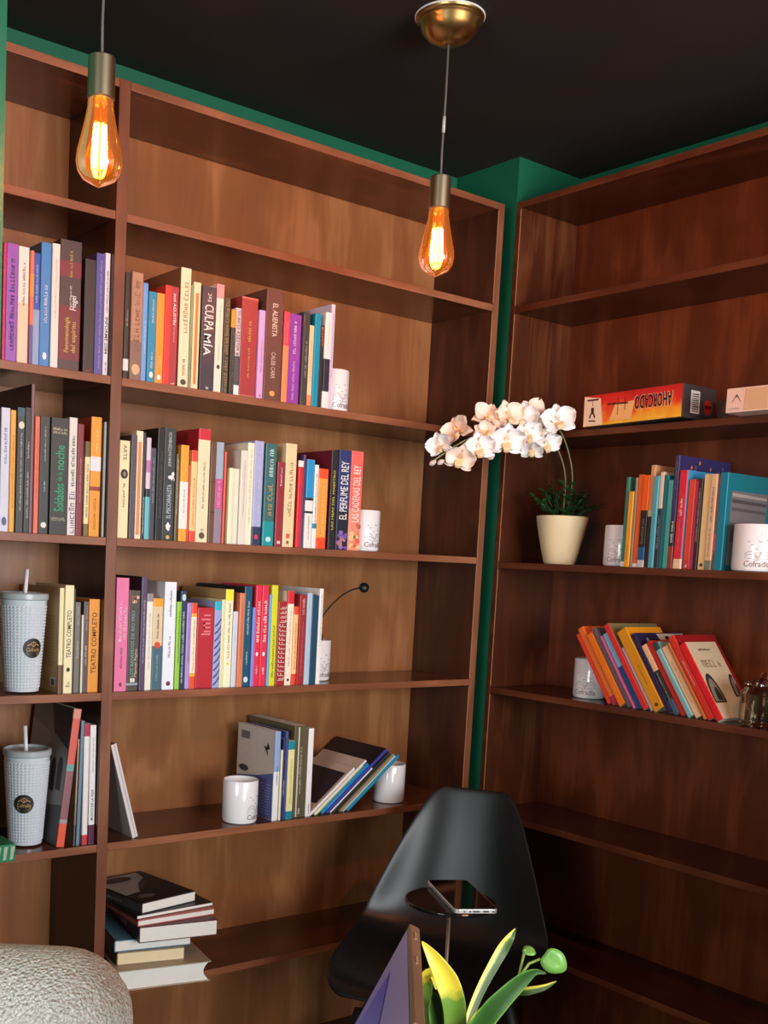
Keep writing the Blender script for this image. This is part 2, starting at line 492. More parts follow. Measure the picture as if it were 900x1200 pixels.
def ex_zebra(b, w, h, d, r):
    for k in range(9):
        z = h * (.02 + .085 * k)
        V = [(w * .06, -.0008, z), (w * .06, -.0008, z + h * .022), (w * .5, -.0008, z + h * .055), (w * .94, -.0008, z + h * .115), (w * .94, -.0008, z + h * .085), (w * .5, -.0008, z + h * .03)]
        mesh('spine_stripe', V, [(0, 1, 2, 3, 4, 5)], ink((58, 66, 140)), b)
def ex_glyphs(b, w, h, d, r):
    g = G(); z = h * .06
    while z < h * .93:
        k = r.randint(0, 2); s = h * .035
        def rc(x0, x1, z0, z1): g.add([(x0 * w, -.0008, z0), (x1 * w, -.0008, z0), (x1 * w, -.0008, z1), (x0 * w, -.0008, z1)], [(0, 1, 2, 3)])
        rc(.15, .85, z, z + h * .007)
        if k: rc(.15, .23, z, z + s); rc(.46, .54, z, z + s * (1 if k == 1 else .6))
        else: rc(.3, .7, z + s * .5, z + s * .5 + h * .006); rc(.77, .85, z, z + s)
        z += s + h * .018
    g.done('spine_pattern', ink((235, 215, 205)), b)
def ex_line(b, w, h, d, r): spine_rect(b, w * .26, w * .36, h * .01, h * .985, (205, 202, 190), 'spine_stripe')
def ex_birdcover(b, w, h, d, r):
    cover_poly(b, [(.004, .001), (d - .002, .001), (d - .002, h * .4), (d * .5, h * .45), (.004, h * .53)], (84, 96, 152))
    cover_lines(b, .012, .052, [.012 + i * .0068 for i in range(11)], (190, 196, 220), rnd=r, cap=.0024)
    cover_poly(b, [(d - .052, h * .84), (d - .016, h * .84), (d - .016, h * .93), (d - .052, h * .93)], (150, 138, 130), -.0007, 'barcode')
    g = G()
    for k in range(12):
        y = d - .05 + k * .0028; g.add([(-.0009, y, h * .845), (-.0009, y + .0013, h * .845), (-.0009, y + .0013, h * .925), (-.0009, y, h * .925)], [(0, 1, 2, 3)])
    g.done('barcode_lines', ink((80, 72, 70)), b)
    cover_poly(b, [(.028, h * .86), (.034, h * .80), (.046, h * .82), (.036, h * .765), (.026, h * .70), (.030, h * .775), (.020, h * .79)], (36, 34, 36), -.0008, 'bird_silhouette')
    cover_poly(b, ell(d - .03, h * .5, .02, .008), (60, 58, 62), -.0008, 'branch')
def ex_archcover(b, w, h, d, r):
    cover_poly(b, [(.003, .002), (d - .003, .002), (d - .003, h - .003), (.06, h - .003), (.06, h * .80), (.003, h * .72)], (150, 146, 144))
    cover_poly(b, [(.003, h * .70), (.075, h * .79), (.10, h - .003), (.003, h - .003)], (44, 48, 70), -.0008)
    cover_poly(b, [(.10, h * .79), (d - .003, h * .86), (d - .003, h * .55), (.085, h * .72)], (176, 170, 166), -.0008)
    for k, (yc, zc, s) in enumerate([(.028, .57, 1), (.058, .55, 1.05), (.092, .53, 1.1)]):
        pts = [(yc - .011, h * zc - .05), (yc + .011, h * zc - .05)] + ell(yc, h * zc, .011, .02, 10, 0, pi)
        cover_poly(b, pts, (60, 57, 58), -.001, 'arch_print')
    cover_poly(b, [(.003, .002), (d - .003, .002), (d - .003, h * .2), (.003, h * .3)], (84, 80, 82), -.0009)
def ex_photolean(b, w, h, d, r):
    cover_poly(b, [(.01, h * .2), (d - .015, h * .2), (d - .015, h * .86), (.01, h * .86)], (40, 36, 46))
    cover_poly(b, [(.02, h * .06), (.035, h * .06), (.035, h * .12), (.02, h * .12)], (120, 105, 95))
def ex_sparks(b, w, h, d, r):
    for k in range(9): cover_poly(b, ell(r.uniform(.02, d - .02), h * r.uniform(.86, .96), .004, .005, 6), r.choice([(200, 110, 50), (160, 90, 70), (90, 80, 130)]), w + .0007)
def ex_photocover(b, w, h, d, r):
    cover_poly(b, [(.016, .012), (d - .012, .012), (d - .012, h * .82), (.016, h * .82)], (112, 108, 110), w + .0006)
    for k, (z0, z1, c) in enumerate([(.765, .80, (160, 150, 145)), (.70, .74, (78, 72, 74)), (.62, .655, (86, 80, 84)), (.3, .5, (90, 88, 94))]):
        cover_poly(b, [(.02, h * z0), (d - .014, h * (z0 - .012)), (d - .014, h * (z1 - .02)), (.02, h * z1)], c, w + .0008)
def ex_artcover(b, w, h, d, r):
    cover_poly(b, [(d * .5, h * .8), (d - .004, h * .72), (d - .004, h - .003), (d * .42, h - .003)], (205, 198, 176), w + .0006)
    for k in range(3): cover_poly(b, ell(d * (.62 + .13 * k), h * (.93 - .03 * k), .01, .006, 10), (40, 38, 56), w + .0008)
    cover_poly(b, ell(d * .2, h * .9, .006, .008, 8), (150, 150, 180), w + .0008)
def ex_portraits(b, w, h, d, r):
    x = w + .0007
    cover_lines(b, d * .3, d * .72, [h * .88], (70, 60, 50), x, .006, r)
    cover_lines(b, d * .22, d * .8, [h * .66], (150, 130, 100), x, .018, r, 'cover_title')
    for yc, zc, ry, rz in ((d * .2, h * .2, d * .2, h * .38), (d * .93, h * .26, d * .16, h * .3)):
        pts = [(yc - ry if yc > d / 2 else .003, zc), (min(yc + ry, d - .003), zc)]
        pts = [(min(max(p[0], .003), d - .003), p[1]) for p in ell(yc, zc, ry, rz, 16, 0, pi)]
        cover_poly(b, pts, (52, 46, 40), x, 'portrait_print')
        pts = [(min(max(p[0], .003), d - .003), p[1]) for p in ell(yc, zc + .004, ry * .72, rz * .78, 14, 0, pi)]
        cover_poly(b, pts, (128, 122, 106), x + .0003, 'portrait_print')
        pts = [(min(max(p[0], .003), d - .003), p[1]) for p in ell(yc + .004, zc + .006, ry * .4, rz * .45, 12, 0, pi)]
        cover_poly(b, pts, (46, 42, 38), x + .0006, 'portrait_print')
EXTRA = {k[3:]: v for k, v in list(globals().items()) if k.startswith('ex_')}

# book tables: x along the shelf, width, height, spine depth, book depth, colour, description, short name, details (metres)
ROWS = {
 'A': ('L', 0.32, 0, [
  (-0.2233,0.0064,0.2161,0.0134,0.146,(196, 45, 85),'thin pinkish red paperback','red',{}),
  (-0.2165,0.0232,0.2176,0.0146,0.149,(150, 85, 185),'thick purple paperback with black script','purple',{'scr': [(0.1, 0.88, (45, 25, 70), 0.5)]}),
  (-0.1929,0.0214,0.216,0.0142,0.148,(242, 232, 222),'white paperback fading to peach below','peach and white',{'bands': [(0, 0.52, (246, 208, 180))], 'scr': [(0.5, 0.88, (70, 60, 60), 0.3)]}),
  (-0.1711,0.0078,0.2112,0.0092,0.139,(222, 120, 90),'thin orange and pink paperback','orange pink',{'bands': [(0, 0.35, (110, 90, 150)), (0.6, 0.8, (240, 150, 60))]}),
  (-0.1629,0.0151,0.2097,0.0156,0.14,(45, 85, 175),'blue paperback with pale cloudy lower half','cloudy blue',{'bands': [(0, 0.5, (140, 168, 205))], 'scr': [(0.56, 0.9, (200, 215, 240), 0.3)]}),
  (-0.1473,0.021,0.2327,0.0153,0.149,(65, 135, 200),'tall sky blue paperback with white lettering','sky blue',{'tx': [('o', 0.06, 0.12, 0.5, (240, 240, 245), 'u', 0)], 'scr': [(0.36, 0.66, (238, 235, 230), 0.38)]}),
  (-0.1258,0.0163,0.2341,0.0123,0.151,(240, 230, 222),'tall off-white paperback','off-white',{'scr': [(0.4, 0.88, (190, 170, 165), 0.25)]}),
  (-0.109,0.0453,0.2461,0.0128,0.163,(80, 62, 62),'very thick dark maroon book with yellow lettering','thick maroon',{'bands': [(0.08, 0.5, (120, 48, 56)), (0.72, 0.84, (128, 50, 60))], 'tx': [('Hegel', 0.47, 0.58, 0.34, (238, 235, 230), 'u', 0.18), ('Fenomenología', 0.14, 0.41, 0.27, (205, 180, 70), 'u', -0.12), ('del espíritu', 0.14, 0.38, 0.27, (205, 180, 70), 'u', 0.2)], 'scr': [(0.72, 0.92, (200, 190, 60), 0.16), (0.47, 0.66, (230, 220, 215), 0.12)]}),
  (-0.0585,0.0243,0.2175,0.0091,0.14,(52, 46, 44),'black paperback standing a little apart','black',{'scr': [(0.02, 0.06, (190, 60, 80), 0.5)]}),
  (-0.0333,0.0203,0.2338,0.011,0.159,(88, 84, 158),'slim slate blue book','slate blue',{'scr': [(0.05, 0.95, (180, 180, 220), 0.22)]}),
  (-0.0126,0.0117,0.2383,0.0144,0.153,(242, 232, 230),'white paperback with black capitals','white capitals',{'tx': [('INFORME 2084', 0.18, 0.48, 0.55, (35, 30, 32), 'd', 0)], 'scr': [(0.52, 0.86, (40, 35, 38), 0.3), (0.03, 0.12, (40, 35, 38), 0.3)]}),
 ]),
 'B': ('L', 0.0, 0, [
  (-0.2207,0.0182,0.2339,0.0146,0.15,(214, 218, 236),'pale lavender white paperback','pale lavender',{'tx': [('o', 0.05, 0.12, 0.7, (90, 95, 150), 'u', 0)], 'scr': [(0.55, 0.85, (110, 110, 170), 0.4)]}),
  (-0.2021,0.011,0.2309,0.0133,0.148,(236, 172, 62),'slim mustard yellow paperback','mustard',{'scr': [(0.2, 0.8, (190, 120, 30), 0.25)]}),
  (-0.1907,0.0163,0.2371,0.009,0.161,(44, 47, 47),'black paperback with white seal and teal tip','seal',{'bands': [(0.93, 1, (35, 75, 85))], 'tx': [('o', 0.83, 0.89, 0.9, (220, 225, 200), 'u', 0)], 'scr': [(0.18, 0.8, (215, 215, 210), 0.28)]}),
  (-0.174,0.0132,0.2387,0.0105,0.154,(38, 40, 42),'black paperback with two lines of white print','plain black',{'scr': [(0.12, 0.5, (205, 205, 205), 0.3), (0.6, 0.74, (225, 225, 225), 0.35)]}),
  (-0.1603,0.0075,0.2847,0.0159,0.2,(126, 88, 92),'tallest book, slim mauve spine and dark cover','mauve',{'cov': (62, 26, 26)}),
  (-0.1517,0.0104,0.225,0.0151,0.146,(235, 112, 86),'slim coral paperback','coral',{'scr': [(0.3, 0.9, (205, 80, 65), 0.25)]}),
  (-0.1408,0.021,0.2267,0.0157,0.15,(44, 48, 47),'black paperback with white oval near its foot','oval black',{'tx': [('o', 0.05, 0.1, 0.7, (238, 235, 230), 'u', 0)], 'scr': [(0.62, 0.92, (205, 205, 200), 0.2), (0.36, 0.45, (215, 215, 215), 0.2)]}),
  (-0.1188,0.0384,0.2267,0.0137,0.146,(42, 43, 42),'wide black book with big green title','green titled',{'tx': [('Soldados', 0.2, 0.44, 0.52, (28, 172, 118), 'u', 0), ('de la', 0.46, 0.54, 0.3, (25, 160, 110), 'u', 0), ('noche', 0.56, 0.77, 0.5, (28, 172, 118), 'u', 0)], 'extra': 'author'}),
  (-0.0795,0.0175,0.231,0.0156,0.155,(236, 230, 222),'white paperback with purple branching pattern','branch patterned',{'scr': [(0.42, 0.86, (60, 55, 55), 0.5), (0.02, 0.38, (140, 115, 150), 0.85)]}),
  (-0.0612,0.0143,0.2203,0.0158,0.15,(132, 42, 52),'maroon paperback with pale lettering','maroon',{'scr': [(0.3, 0.7, (215, 170, 170), 0.3)]}),
  (-0.046,0.0109,0.1868,0.0111,0.122,(246, 232, 180),'short cream book with olive ends','olive ended',{'bands': [(0.84, 1, (105, 92, 48)), (0, 0.13, (120, 105, 55))], 'scr': [(0.2, 0.76, (70, 60, 45), 0.35)]}),
  (-0.0348,0.0234,0.237,0.0102,0.152,(242, 162, 46),'wide orange book with a white band','orange banded',{'bands': [(0.55, 0.67, (238, 236, 238)), (0.385, 0.42, (150, 50, 30))], 'scr': [(0.7, 0.9, (250, 235, 200), 0.25), (0.06, 0.33, (190, 115, 30), 0.3)], 'cov': (170, 70, 30)}),
  (-0.0065,0.0056,0.2295,0.0095,0.149,(160, 166, 160),'grey green paperback against the divider','grey green',{}),
 ]),
 'C': ('L', -0.3173, 0, [
  (-0.0919,0.0096,0.2119,0.0132,0.19,(244, 234, 188),'tan book showing its printed back cover','tan',{'bands': [(0, 0.27, (120, 80, 60))], 'cov': (198, 168, 118), 'extra': 'blurb'}),
  (-0.0819,0.0193,0.2177,0.009,0.146,(250, 240, 192),'tall cream book with black capital title','cream',{'tx': [('TEATRO COMPLETO', 0.33, 0.77, 0.5, (60, 60, 60), 'u', 0), ('o', 0.2, 0.24, 0.5, (40, 40, 40), 'u', 0)], 'scr': [(0.06, 0.12, (120, 110, 90), 0.5)]}),
  (-0.0619,0.0043,0.2114,0.0114,0.137,(52, 56, 52),'thin dark green hardback','dark green',{}),
  (-0.0568,0.0128,0.1841,0.0147,0.121,(122, 117, 106),'grey paperback with white print','grey',{'scr': [(0.38, 0.58, (215, 215, 210), 0.35), (0.75, 0.95, (190, 190, 185), 0.3)]}),
  (-0.0432,0.0042,0.1583,0.0112,0.115,(238, 234, 215),'thin short cream booklet','thin cream',{}),
  (-0.0386,0.0129,0.1858,0.0139,0.117,(96, 82, 80),'dark mauve grey paperback','mauve grey',{'scr': [(0.3, 0.52, (225, 220, 220), 0.35), (0.68, 0.95, (190, 180, 180), 0.3)]}),
  (-0.0253,0.0244,0.1904,0.0158,0.12,(242, 158, 56),'thick orange book with dark capital title','orange',{'tx': [('TEATRO COMPLETO', 0.2, 0.86, 0.44, (90, 55, 25), 'u', 0)]}),
 ]),
 'E': ('L', 0.32, 0, [
  (0.0332,0.0117,0.2098,0.0142,0.143,(54, 49, 45),'black paperback with white label by the divider','black labelled',{'bands': [(0.08, 0.19, (238, 235, 230))], 'scr': [(0.5, 0.66, (200, 190, 180), 0.3)]}),
  (0.0456,0.026,0.2123,0.0091,0.144,(178, 134, 108),'tan and brown patterned hardback with oval emblem','tan patterned',{'bands': [(0, 0.36, (138, 106, 92))], 'tx': [('o', 0.05, 0.15, 0.9, (215, 180, 140), 'u', 0)], 'scr': [(0.28, 0.95, (150, 105, 82), 0.6)]}),
  (0.0726,0.012,0.1957,0.0116,0.13,(112, 162, 218),'slim light blue paperback','light blue',{'scr': [(0.28, 0.62, (225, 235, 245), 0.25)]}),
  (0.0851,0.0188,0.1807,0.0091,0.114,(42, 142, 176),'short teal paperback with white print','teal',{'tx': [('o', 0.05, 0.12, 0.6, (238, 235, 230), 'u', 0)], 'scr': [(0.66, 0.92, (238, 235, 230), 0.3), (0.16, 0.34, (238, 235, 230), 0.3)]}),
  (0.1044,0.0188,0.1811,0.0103,0.125,(242, 152, 52),'short orange paperback','orange',{'tx': [('o', 0.04, 0.1, 0.6, (240, 235, 225), 'u', 0)], 'scr': [(0.18, 0.3, (250, 215, 160), 0.25)]}),
  (0.1236,0.015,0.2004,0.0104,0.135,(226, 60, 54),'bright red paperback','bright red',{}),
  (0.1391,0.0198,0.2015,0.0155,0.138,(172, 58, 66),'dusky red paperback with white lettering','dusky red',{'tx': [('josé AGUSTÍN', 0.62, 0.93, 0.5, (238, 235, 230), 'd', 0)], 'scr': [(0.44, 0.61, (230, 180, 180), 0.15), (0.02, 0.06, (238, 235, 230), 0.5)]}),
  (0.1604,0.0245,0.2427,0.0114,0.2,(250, 226, 186),'tallest cream book with olive lettering','tallest cream',{'tx': [('o', 0.02, 0.07, 0.7, (80, 70, 60), 'u', 0)], 'scr': [(0.46, 0.93, (160, 145, 95), 0.55), (0.1, 0.24, (90, 80, 60), 0.3)], 'cov': (150, 98, 66)}),
  (0.1859,0.0071,0.2121,0.0115,0.14,(150, 152, 112),'thin sage floral book','sage',{'scr': [(0.05, 0.4, (80, 120, 70), 0.6)]}),
  (0.1934,0.0179,0.2197,0.0144,0.14,(248, 224, 180),'cream paperback with orange centre stripe','orange striped',{'extra': 'stripe'}),
  (0.2145,0.0361,0.2157,0.0142,0.146,(62, 58, 68),'thick charcoal book with big white capital title','charcoal',{'tx': [('CULPA', 0.58, 0.83, 0.62, (238, 235, 230), 'd', 0), ('MÍA', 0.34, 0.55, 0.62, (238, 235, 230), 'd', 0)], 'scr': [(0.86, 0.96, (238, 235, 230), 0.3), (0.02, 0.06, (238, 235, 230), 0.3)]}),
  (0.2509,0.0189,0.2261,0.015,0.144,(244, 228, 206),'cream paperback with a pink cap','pink capped',{'bands': [(0.87, 1, (238, 152, 152))], 'tx': [('o', 0.22, 0.26, 0.5, (60, 50, 50), 'u', 0)], 'scr': [(0.3, 0.82, (190, 175, 150), 0.2)]}),
  (0.2721,0.0154,0.2018,0.0156,0.128,(72, 66, 50),'dark floral paperback','dark floral',{'scr': [(0.02, 0.98, (160, 140, 95), 0.7)]}),
  (0.2884,0.0123,0.179,0.0114,0.119,(58, 54, 46),'dark book with orange tip','orange tipped',{'bands': [(0.79, 1, (225, 150, 55))], 'scr': [(0.05, 0.75, (110, 105, 90), 0.5)]}),
  (0.301,0.0152,0.185,0.0154,0.12,(206, 196, 200),'pale floral paperback with white foot','pale floral',{'bands': [(0, 0.12, (245, 242, 238)), (0.12, 0.45, (70, 90, 95))], 'scr': [(0.15, 0.98, (120, 60, 85), 0.7)]}),
  (0.3167,0.0424,0.2121,0.0155,0.141,(166, 58, 60),'broad dark red hardback with gold lettering','broad red',{'bands': [(0, 0.02, (205, 120, 100)), (0.98, 1, (205, 110, 95))], 'scr': [(0.56, 0.78, (235, 190, 80), 0.22), (0.2, 0.5, (225, 165, 90), 0.16)]}),
  (0.3604,0.0163,0.1897,0.0112,0.123,(216, 166, 216),'lilac paperback','lilac',{'scr': [(0.3, 0.68, (140, 80, 160), 0.25), (0.03, 0.06, (60, 30, 90), 0.4)]}),
  (0.3771,0.0469,0.2376,0.0102,0.152,(108, 68, 58),'broad brown book with pale capital title','broad brown',{'tx': [('EL ALIENISTA', 0.58, 0.88, 0.3, (225, 205, 190), 'd', 0), ('CALEB CARR', 0.2, 0.44, 0.24, (205, 180, 165), 'd', 0), ('o', 0.04, 0.09, 0.4, (235, 160, 80), 'u', 0)]}),
  (0.4268,0.0157,0.1969,0.01,0.132,(242, 142, 92),'slim orange book with pinkish red upper third','pink orange',{'bands': [(0.63, 1, (236, 70, 86))], 'scr': [(0.66, 0.9, (250, 190, 140), 0.2)]}),
  (0.4431,0.0358,0.1972,0.016,0.126,(150, 66, 166),'bright purple book with white lettering','bright purple',{'scr': [(0.56, 0.92, (240, 225, 245), 0.26), (0.05, 0.5, (220, 190, 230), 0.2)]}),
  (0.4798,0.0182,0.2047,0.0093,0.141,(70, 64, 60),'dark grey paperback','dark grey',{'scr': [(0.3, 0.7, (180, 170, 160), 0.35)]}),
  (0.4995,0.0136,0.1792,0.0127,0.117,(238, 208, 162),'short cream paperback with orange foot','short cream',{'bands': [(0, 0.14, (230, 140, 90))], 'scr': [(0.3, 0.85, (170, 140, 100), 0.3)]}),
  (0.5134,0.0164,0.2074,0.0107,0.138,(20, 146, 178),'bright teal book','bright teal',{}),
  (0.5314,0.0123,0.1851,0.0148,0.122,(52, 46, 46),'short black paperback with orange flecks','flecked black',{'scr': [(0.75, 0.98, (230, 140, 60), 0.5)]}),
  (0.5441,0.0178,0.2151,0.012,0.137,(240, 234, 228),'white book with a black middle band','black banded',{'bands': [(0.18, 0.52, (48, 44, 58))], 'scr': [(0.6, 0.9, (190, 185, 180), 0.25)]}),
  (0.5623,0.011,0.2363,0.0154,0.15,(218, 204, 228),'tall thin lilac white book at the row end','lilac white',{'scr': [(0.3, 0.9, (170, 150, 190), 0.25)]}),
 ]),
 'F': ('L', 0.0, 0, [
  (0.0313,0.0234,0.1973,0.0125,0.134,(250, 232, 184),'cream paperback with black disc on its spine','cream disc',{'tx': [('ARTE', 0.8, 0.96, 0.34, (110, 95, 70), 'd', 0), ('EL JAPÓN', 0.32, 0.56, 0.3, (110, 95, 70), 'd', 0)], 'extra': 'disc'}),
  (0.0559,0.0142,0.2101,0.0099,0.141,(86, 76, 82),'dark grey paperback','dark grey',{'scr': [(0.1, 0.95, (130, 120, 128), 0.25)]}),
  (0.0706,0.0162,0.2205,0.0156,0.147,(250, 232, 200),'cream book with a salmon centre stripe','salmon striped',{'extra': 'stripe2'}),
  (0.0872,0.0056,0.2186,0.0145,0.14,(48, 45, 48),'thin black book with white flecks','flecked',{'scr': [(0.05, 0.4, (238, 235, 230), 0.5)]}),
  (0.0934,0.0105,0.2086,0.012,0.133,(225, 205, 220),'art book with pink and teal bands','pink and teal',{'bands': [(0, 0.42, (105, 190, 200)), (0.42, 0.5, (40, 40, 50)), (0.66, 0.78, (190, 120, 170))]}),
  (0.1047,0.0138,0.1889,0.0149,0.122,(66, 70, 80),'slate paperback','slate',{'scr': [(0.4, 0.9, (170, 170, 180), 0.35)]}),
  (0.1188,0.0172,0.231,0.0122,0.2,(22, 21, 23),'glossy black book','glossy black',{'scr': [(0.2, 0.8, (90, 90, 95), 0.4)]}),
  (0.1368,0.0285,0.2341,0.016,0.19,(54, 61, 62),'thick charcoal green book with white cat emblem','cat emblem',{'tx': [('EL PSICOANALISTA', 0.2, 0.5, 0.38, (190, 200, 205), 'u', 0), ('JOHN KATZENBACH', 0.66, 0.96, 0.32, (190, 200, 205), 'u', 0)], 'extra': 'cat'}),
  (0.1671,0.0069,0.1825,0.015,0.126,(110, 95, 62),'thin olive booklet','thin olive',{'scr': [(0.3, 0.95, (220, 210, 170), 0.4)]}),
  (0.1761,0.0197,0.2019,0.0122,0.133,(242, 166, 52),'orange and white banded paperback','orange and white',{'bands': [(0.13, 0.62, (242, 236, 228))], 'scr': [(0.3, 0.55, (150, 140, 130), 0.2)]}),
  (0.1972,0.004,0.1616,0.0141,0.115,(220, 70, 60),'thin red booklet','thin red',{}),
  (0.2016,0.0149,0.1931,0.011,0.126,(246, 205, 140),'cream paperback with red ends','red ended',{'bands': [(0.88, 1, (228, 70, 46)), (0, 0.12, (228, 75, 46))], 'scr': [(0.16, 0.7, (220, 120, 60), 0.35)]}),
  (0.2169,0.03,0.2401,0.01,0.18,(243, 224, 184),'broad cream book with red top and red cover','red topped',{'bands': [(0.905, 1, (206, 38, 56))], 'tx': [('o', 0.03, 0.09, 0.6, (90, 80, 60), 'u', 0)], 'scr': [(0.3, 0.72, (120, 105, 85), 0.22), (0.1, 0.14, (150, 135, 110), 0.4)], 'cov': (176, 30, 44)}),
  (0.2495,0.015,0.2158,0.0116,0.148,(106, 70, 52),'plain brown leather book','brown leather',{'bands': [(0.3, 0.31, (80, 45, 35)), (0.6, 0.61, (80, 45, 35))]}),
  (0.2649,0.0206,0.217,0.0157,0.145,(160, 178, 196),'grey blue book with a magenta middle band','magenta banded',{'bands': [(0.34, 0.64, (202, 92, 150)), (0, 0.34, (150, 130, 150))], 'scr': [(0.36, 0.62, (235, 180, 210), 0.4)]}),
  (0.2865,0.0049,0.1973,0.0125,0.128,(228, 96, 66),'thin orange red booklet','orange red',{}),
  (0.298,0.0111,0.1642,0.0096,0.112,(238, 234, 196),'short ivory booklet with green edge','ivory',{}),
  (0.3097,0.0175,0.164,0.0145,0.119,(226, 228, 204),'short pale green paperback','pale green',{}),
  (0.3284,0.0186,0.2052,0.0115,0.139,(228, 218, 204),'beige white paperback','beige',{'scr': [(0.3, 0.9, (190, 175, 160), 0.25)]}),
  (0.3474,0.0174,0.2235,0.0144,0.15,(248, 238, 210),'tall ivory paperback','tall ivory',{'scr': [(0.2, 0.95, (205, 190, 150), 0.35)]}),
  (0.3652,0.0244,0.2294,0.0136,0.155,(172, 178, 218),'lavender blue book with navy foot','lavender blue',{'bands': [(0, 0.18, (52, 56, 90))], 'scr': [(0.3, 0.9, (205, 205, 235), 0.35)], 'extra': 'reddot'}),
  (0.3933,0.0302,0.2266,0.0115,0.152,(58, 108, 108),'dark teal book with swirling pale title','swirling teal',{'bands': [(0, 0.24, (25, 150, 155))], 'tx': [('o', 0.04, 0.09, 0.6, (200, 230, 230), 'u', 0)], 'scr': [(0.3, 0.62, (205, 160, 95), 0.55), (0.68, 0.97, (190, 220, 215), 0.5)]}),
  (0.427,0.0204,0.1886,0.011,0.124,(152, 46, 56),'short dark red paperback','short dark red',{'tx': [('o', 0.03, 0.07, 0.6, (235, 200, 200), 'u', 0)], 'scr': [(0.72, 0.94, (238, 235, 230), 0.3)]}),
  (0.4511,0.0308,0.2324,0.0144,0.19,(240, 212, 166),'wide tan book with olive lettering','wide tan',{'scr': [(0.3, 0.84, (150, 130, 85), 0.4)], 'extra': 'redstamp'}),
  (0.4883,0.0136,0.1972,0.0138,0.128,(216, 44, 52),'slim red book with white top','white topped',{'bands': [(0.93, 1, (238, 235, 230))]}),
  (0.5024,0.008,0.2113,0.0156,0.141,(86, 54, 102),'slim dark violet book','violet',{}),
  (0.5117,0.0217,0.2017,0.0131,0.127,(240, 236, 230),'white book with blue top and black bars','blue topped',{'bands': [(0.57, 1, (42, 150, 206)), (0.54, 0.57, (40, 38, 38)), (0.395, 0.42, (40, 38, 38))], 'scr': [(0.1, 0.36, (150, 150, 150), 0.25)]}),
  (0.5343,0.0119,0.1914,0.0128,0.123,(242, 238, 230),'thin white booklet with grey print','thin white',{'bands': [(0.24, 0.3, (60, 130, 170))], 'scr': [(0.3, 0.9, (120, 130, 140), 0.4)]}),
  (0.5471,0.0281,0.1841,0.0137,0.121,(244, 160, 66),'orange book with red orange ends','red orange',{'bands': [(0.88, 1, (238, 84, 40)), (0, 0.14, (236, 80, 40))], 'scr': [(0.16, 0.85, (250, 205, 140), 0.4)]}),
  (0.5833,0.0206,0.2292,0.0147,0.2,(40, 36, 38),'black spined book with maroon cover','maroon covered',{'tx': [('LAS HIJAS DEL MAESTRO', 0.2, 0.8, 0.4, (205, 195, 80), 'u', 0)], 'scr': [(0.13, 0.15, (238, 235, 230), 0.8)], 'cov': (112, 22, 48)}),
  (0.605,0.0361,0.2321,0.0135,0.18,(46, 58, 112),'thick navy book with big white title','navy',{'bands': [(0, 0.4, (34, 36, 54))], 'tx': [('EL PERFUME DEL REY', 0.31, 0.89, 0.62, (238, 235, 230), 'u', 0)], 'extra': 'violets'}),
  (0.6426,0.037,0.2337,0.0146,0.17,(242, 108, 98),'thick coral pink book with big white title','coral pink',{'bands': [(0, 0.42, (236, 150, 125))], 'tx': [('LAS CADENAS DEL REY', 0.29, 0.86, 0.6, (250, 230, 220), 'u', 0)], 'extra': 'blooms'}),
 ]),
 'G': ('L', -0.3173, 0, [
  (0.0332,0.0294,0.2358,0.0114,0.157,(232, 122, 168),'thick bubblegum pink book','pink',{'tx': [('o', 0.04, 0.08, 0.3, (150, 50, 90), 'u', 0)], 'scr': [(0.44, 0.8, (250, 220, 235), 0.3, -0.18), (0.46, 0.75, (250, 220, 235), 0.3, 0.2), (0.2, 0.4, (120, 50, 90), 0.22)]}),
  (0.0638,0.0276,0.2103,0.0142,0.143,(82, 72, 64),'grey brown book with small painting and blue title','painted brown',{'bands': [(0.055, 0.075, (150, 170, 190))], 'tx': [('LOS BANDIDOS DE RÍO FRÍO', 0.14, 0.8, 0.36, (120, 165, 175), 'u', -0.14), ('Manuel Payno', 0.14, 0.42, 0.3, (215, 190, 150), 'u', 0.24)], 'extra': 'painting'}),
  (0.0918,0.0143,0.2392,0.0115,0.162,(86, 66, 98),'tall dark violet book','tall violet',{'scr': [(0.24, 0.8, (210, 195, 220), 0.3)], 'cov': (42, 30, 40)}),
  (0.1072,0.0158,0.2041,0.0151,0.137,(238, 235, 218),'ivory paperback with grey cap','grey capped',{'bands': [(0.92, 1, (150, 145, 145))], 'scr': [(0.2, 0.8, (200, 195, 175), 0.25)]}),
  (0.1236,0.0239,0.1948,0.0158,0.134,(226, 204, 164),'book banded orange, beige and slate','three colour',{'bands': [(0.91, 1, (242, 166, 46)), (0, 0.48, (72, 104, 118))], 'scr': [(0.56, 0.84, (90, 80, 70), 0.25), (0.1, 0.4, (150, 180, 190), 0.25)], 'extra': 'reddot2'}),
  (0.1489,0.0286,0.2301,0.0126,0.152,(236, 241, 249),'wide clean white book with black lettering','clean white',{'scr': [(0.68, 0.94, (40, 40, 45), 0.22), (0.3, 0.5, (40, 40, 45), 0.22)], 'extra': 'darkdot'}),
  (0.1788,0.0111,0.1886,0.0102,0.128,(152, 206, 62),'lime green paperback','lime',{'scr': [(0.3, 0.9, (60, 90, 40), 0.3)]}),
  (0.1903,0.0149,0.2114,0.0156,0.139,(36, 60, 88),'dark navy paperback with white lettering','dark navy',{'tx': [('o', 0.9, 0.97, 0.8, (200, 220, 235), 'u', 0)], 'scr': [(0.06, 0.8, (215, 225, 230), 0.4)]}),
  (0.2062,0.0112,0.1861,0.0138,0.125,(178, 148, 212),'lavender paperback','lavender',{'scr': [(0.3, 0.9, (140, 100, 180), 0.3)]}),
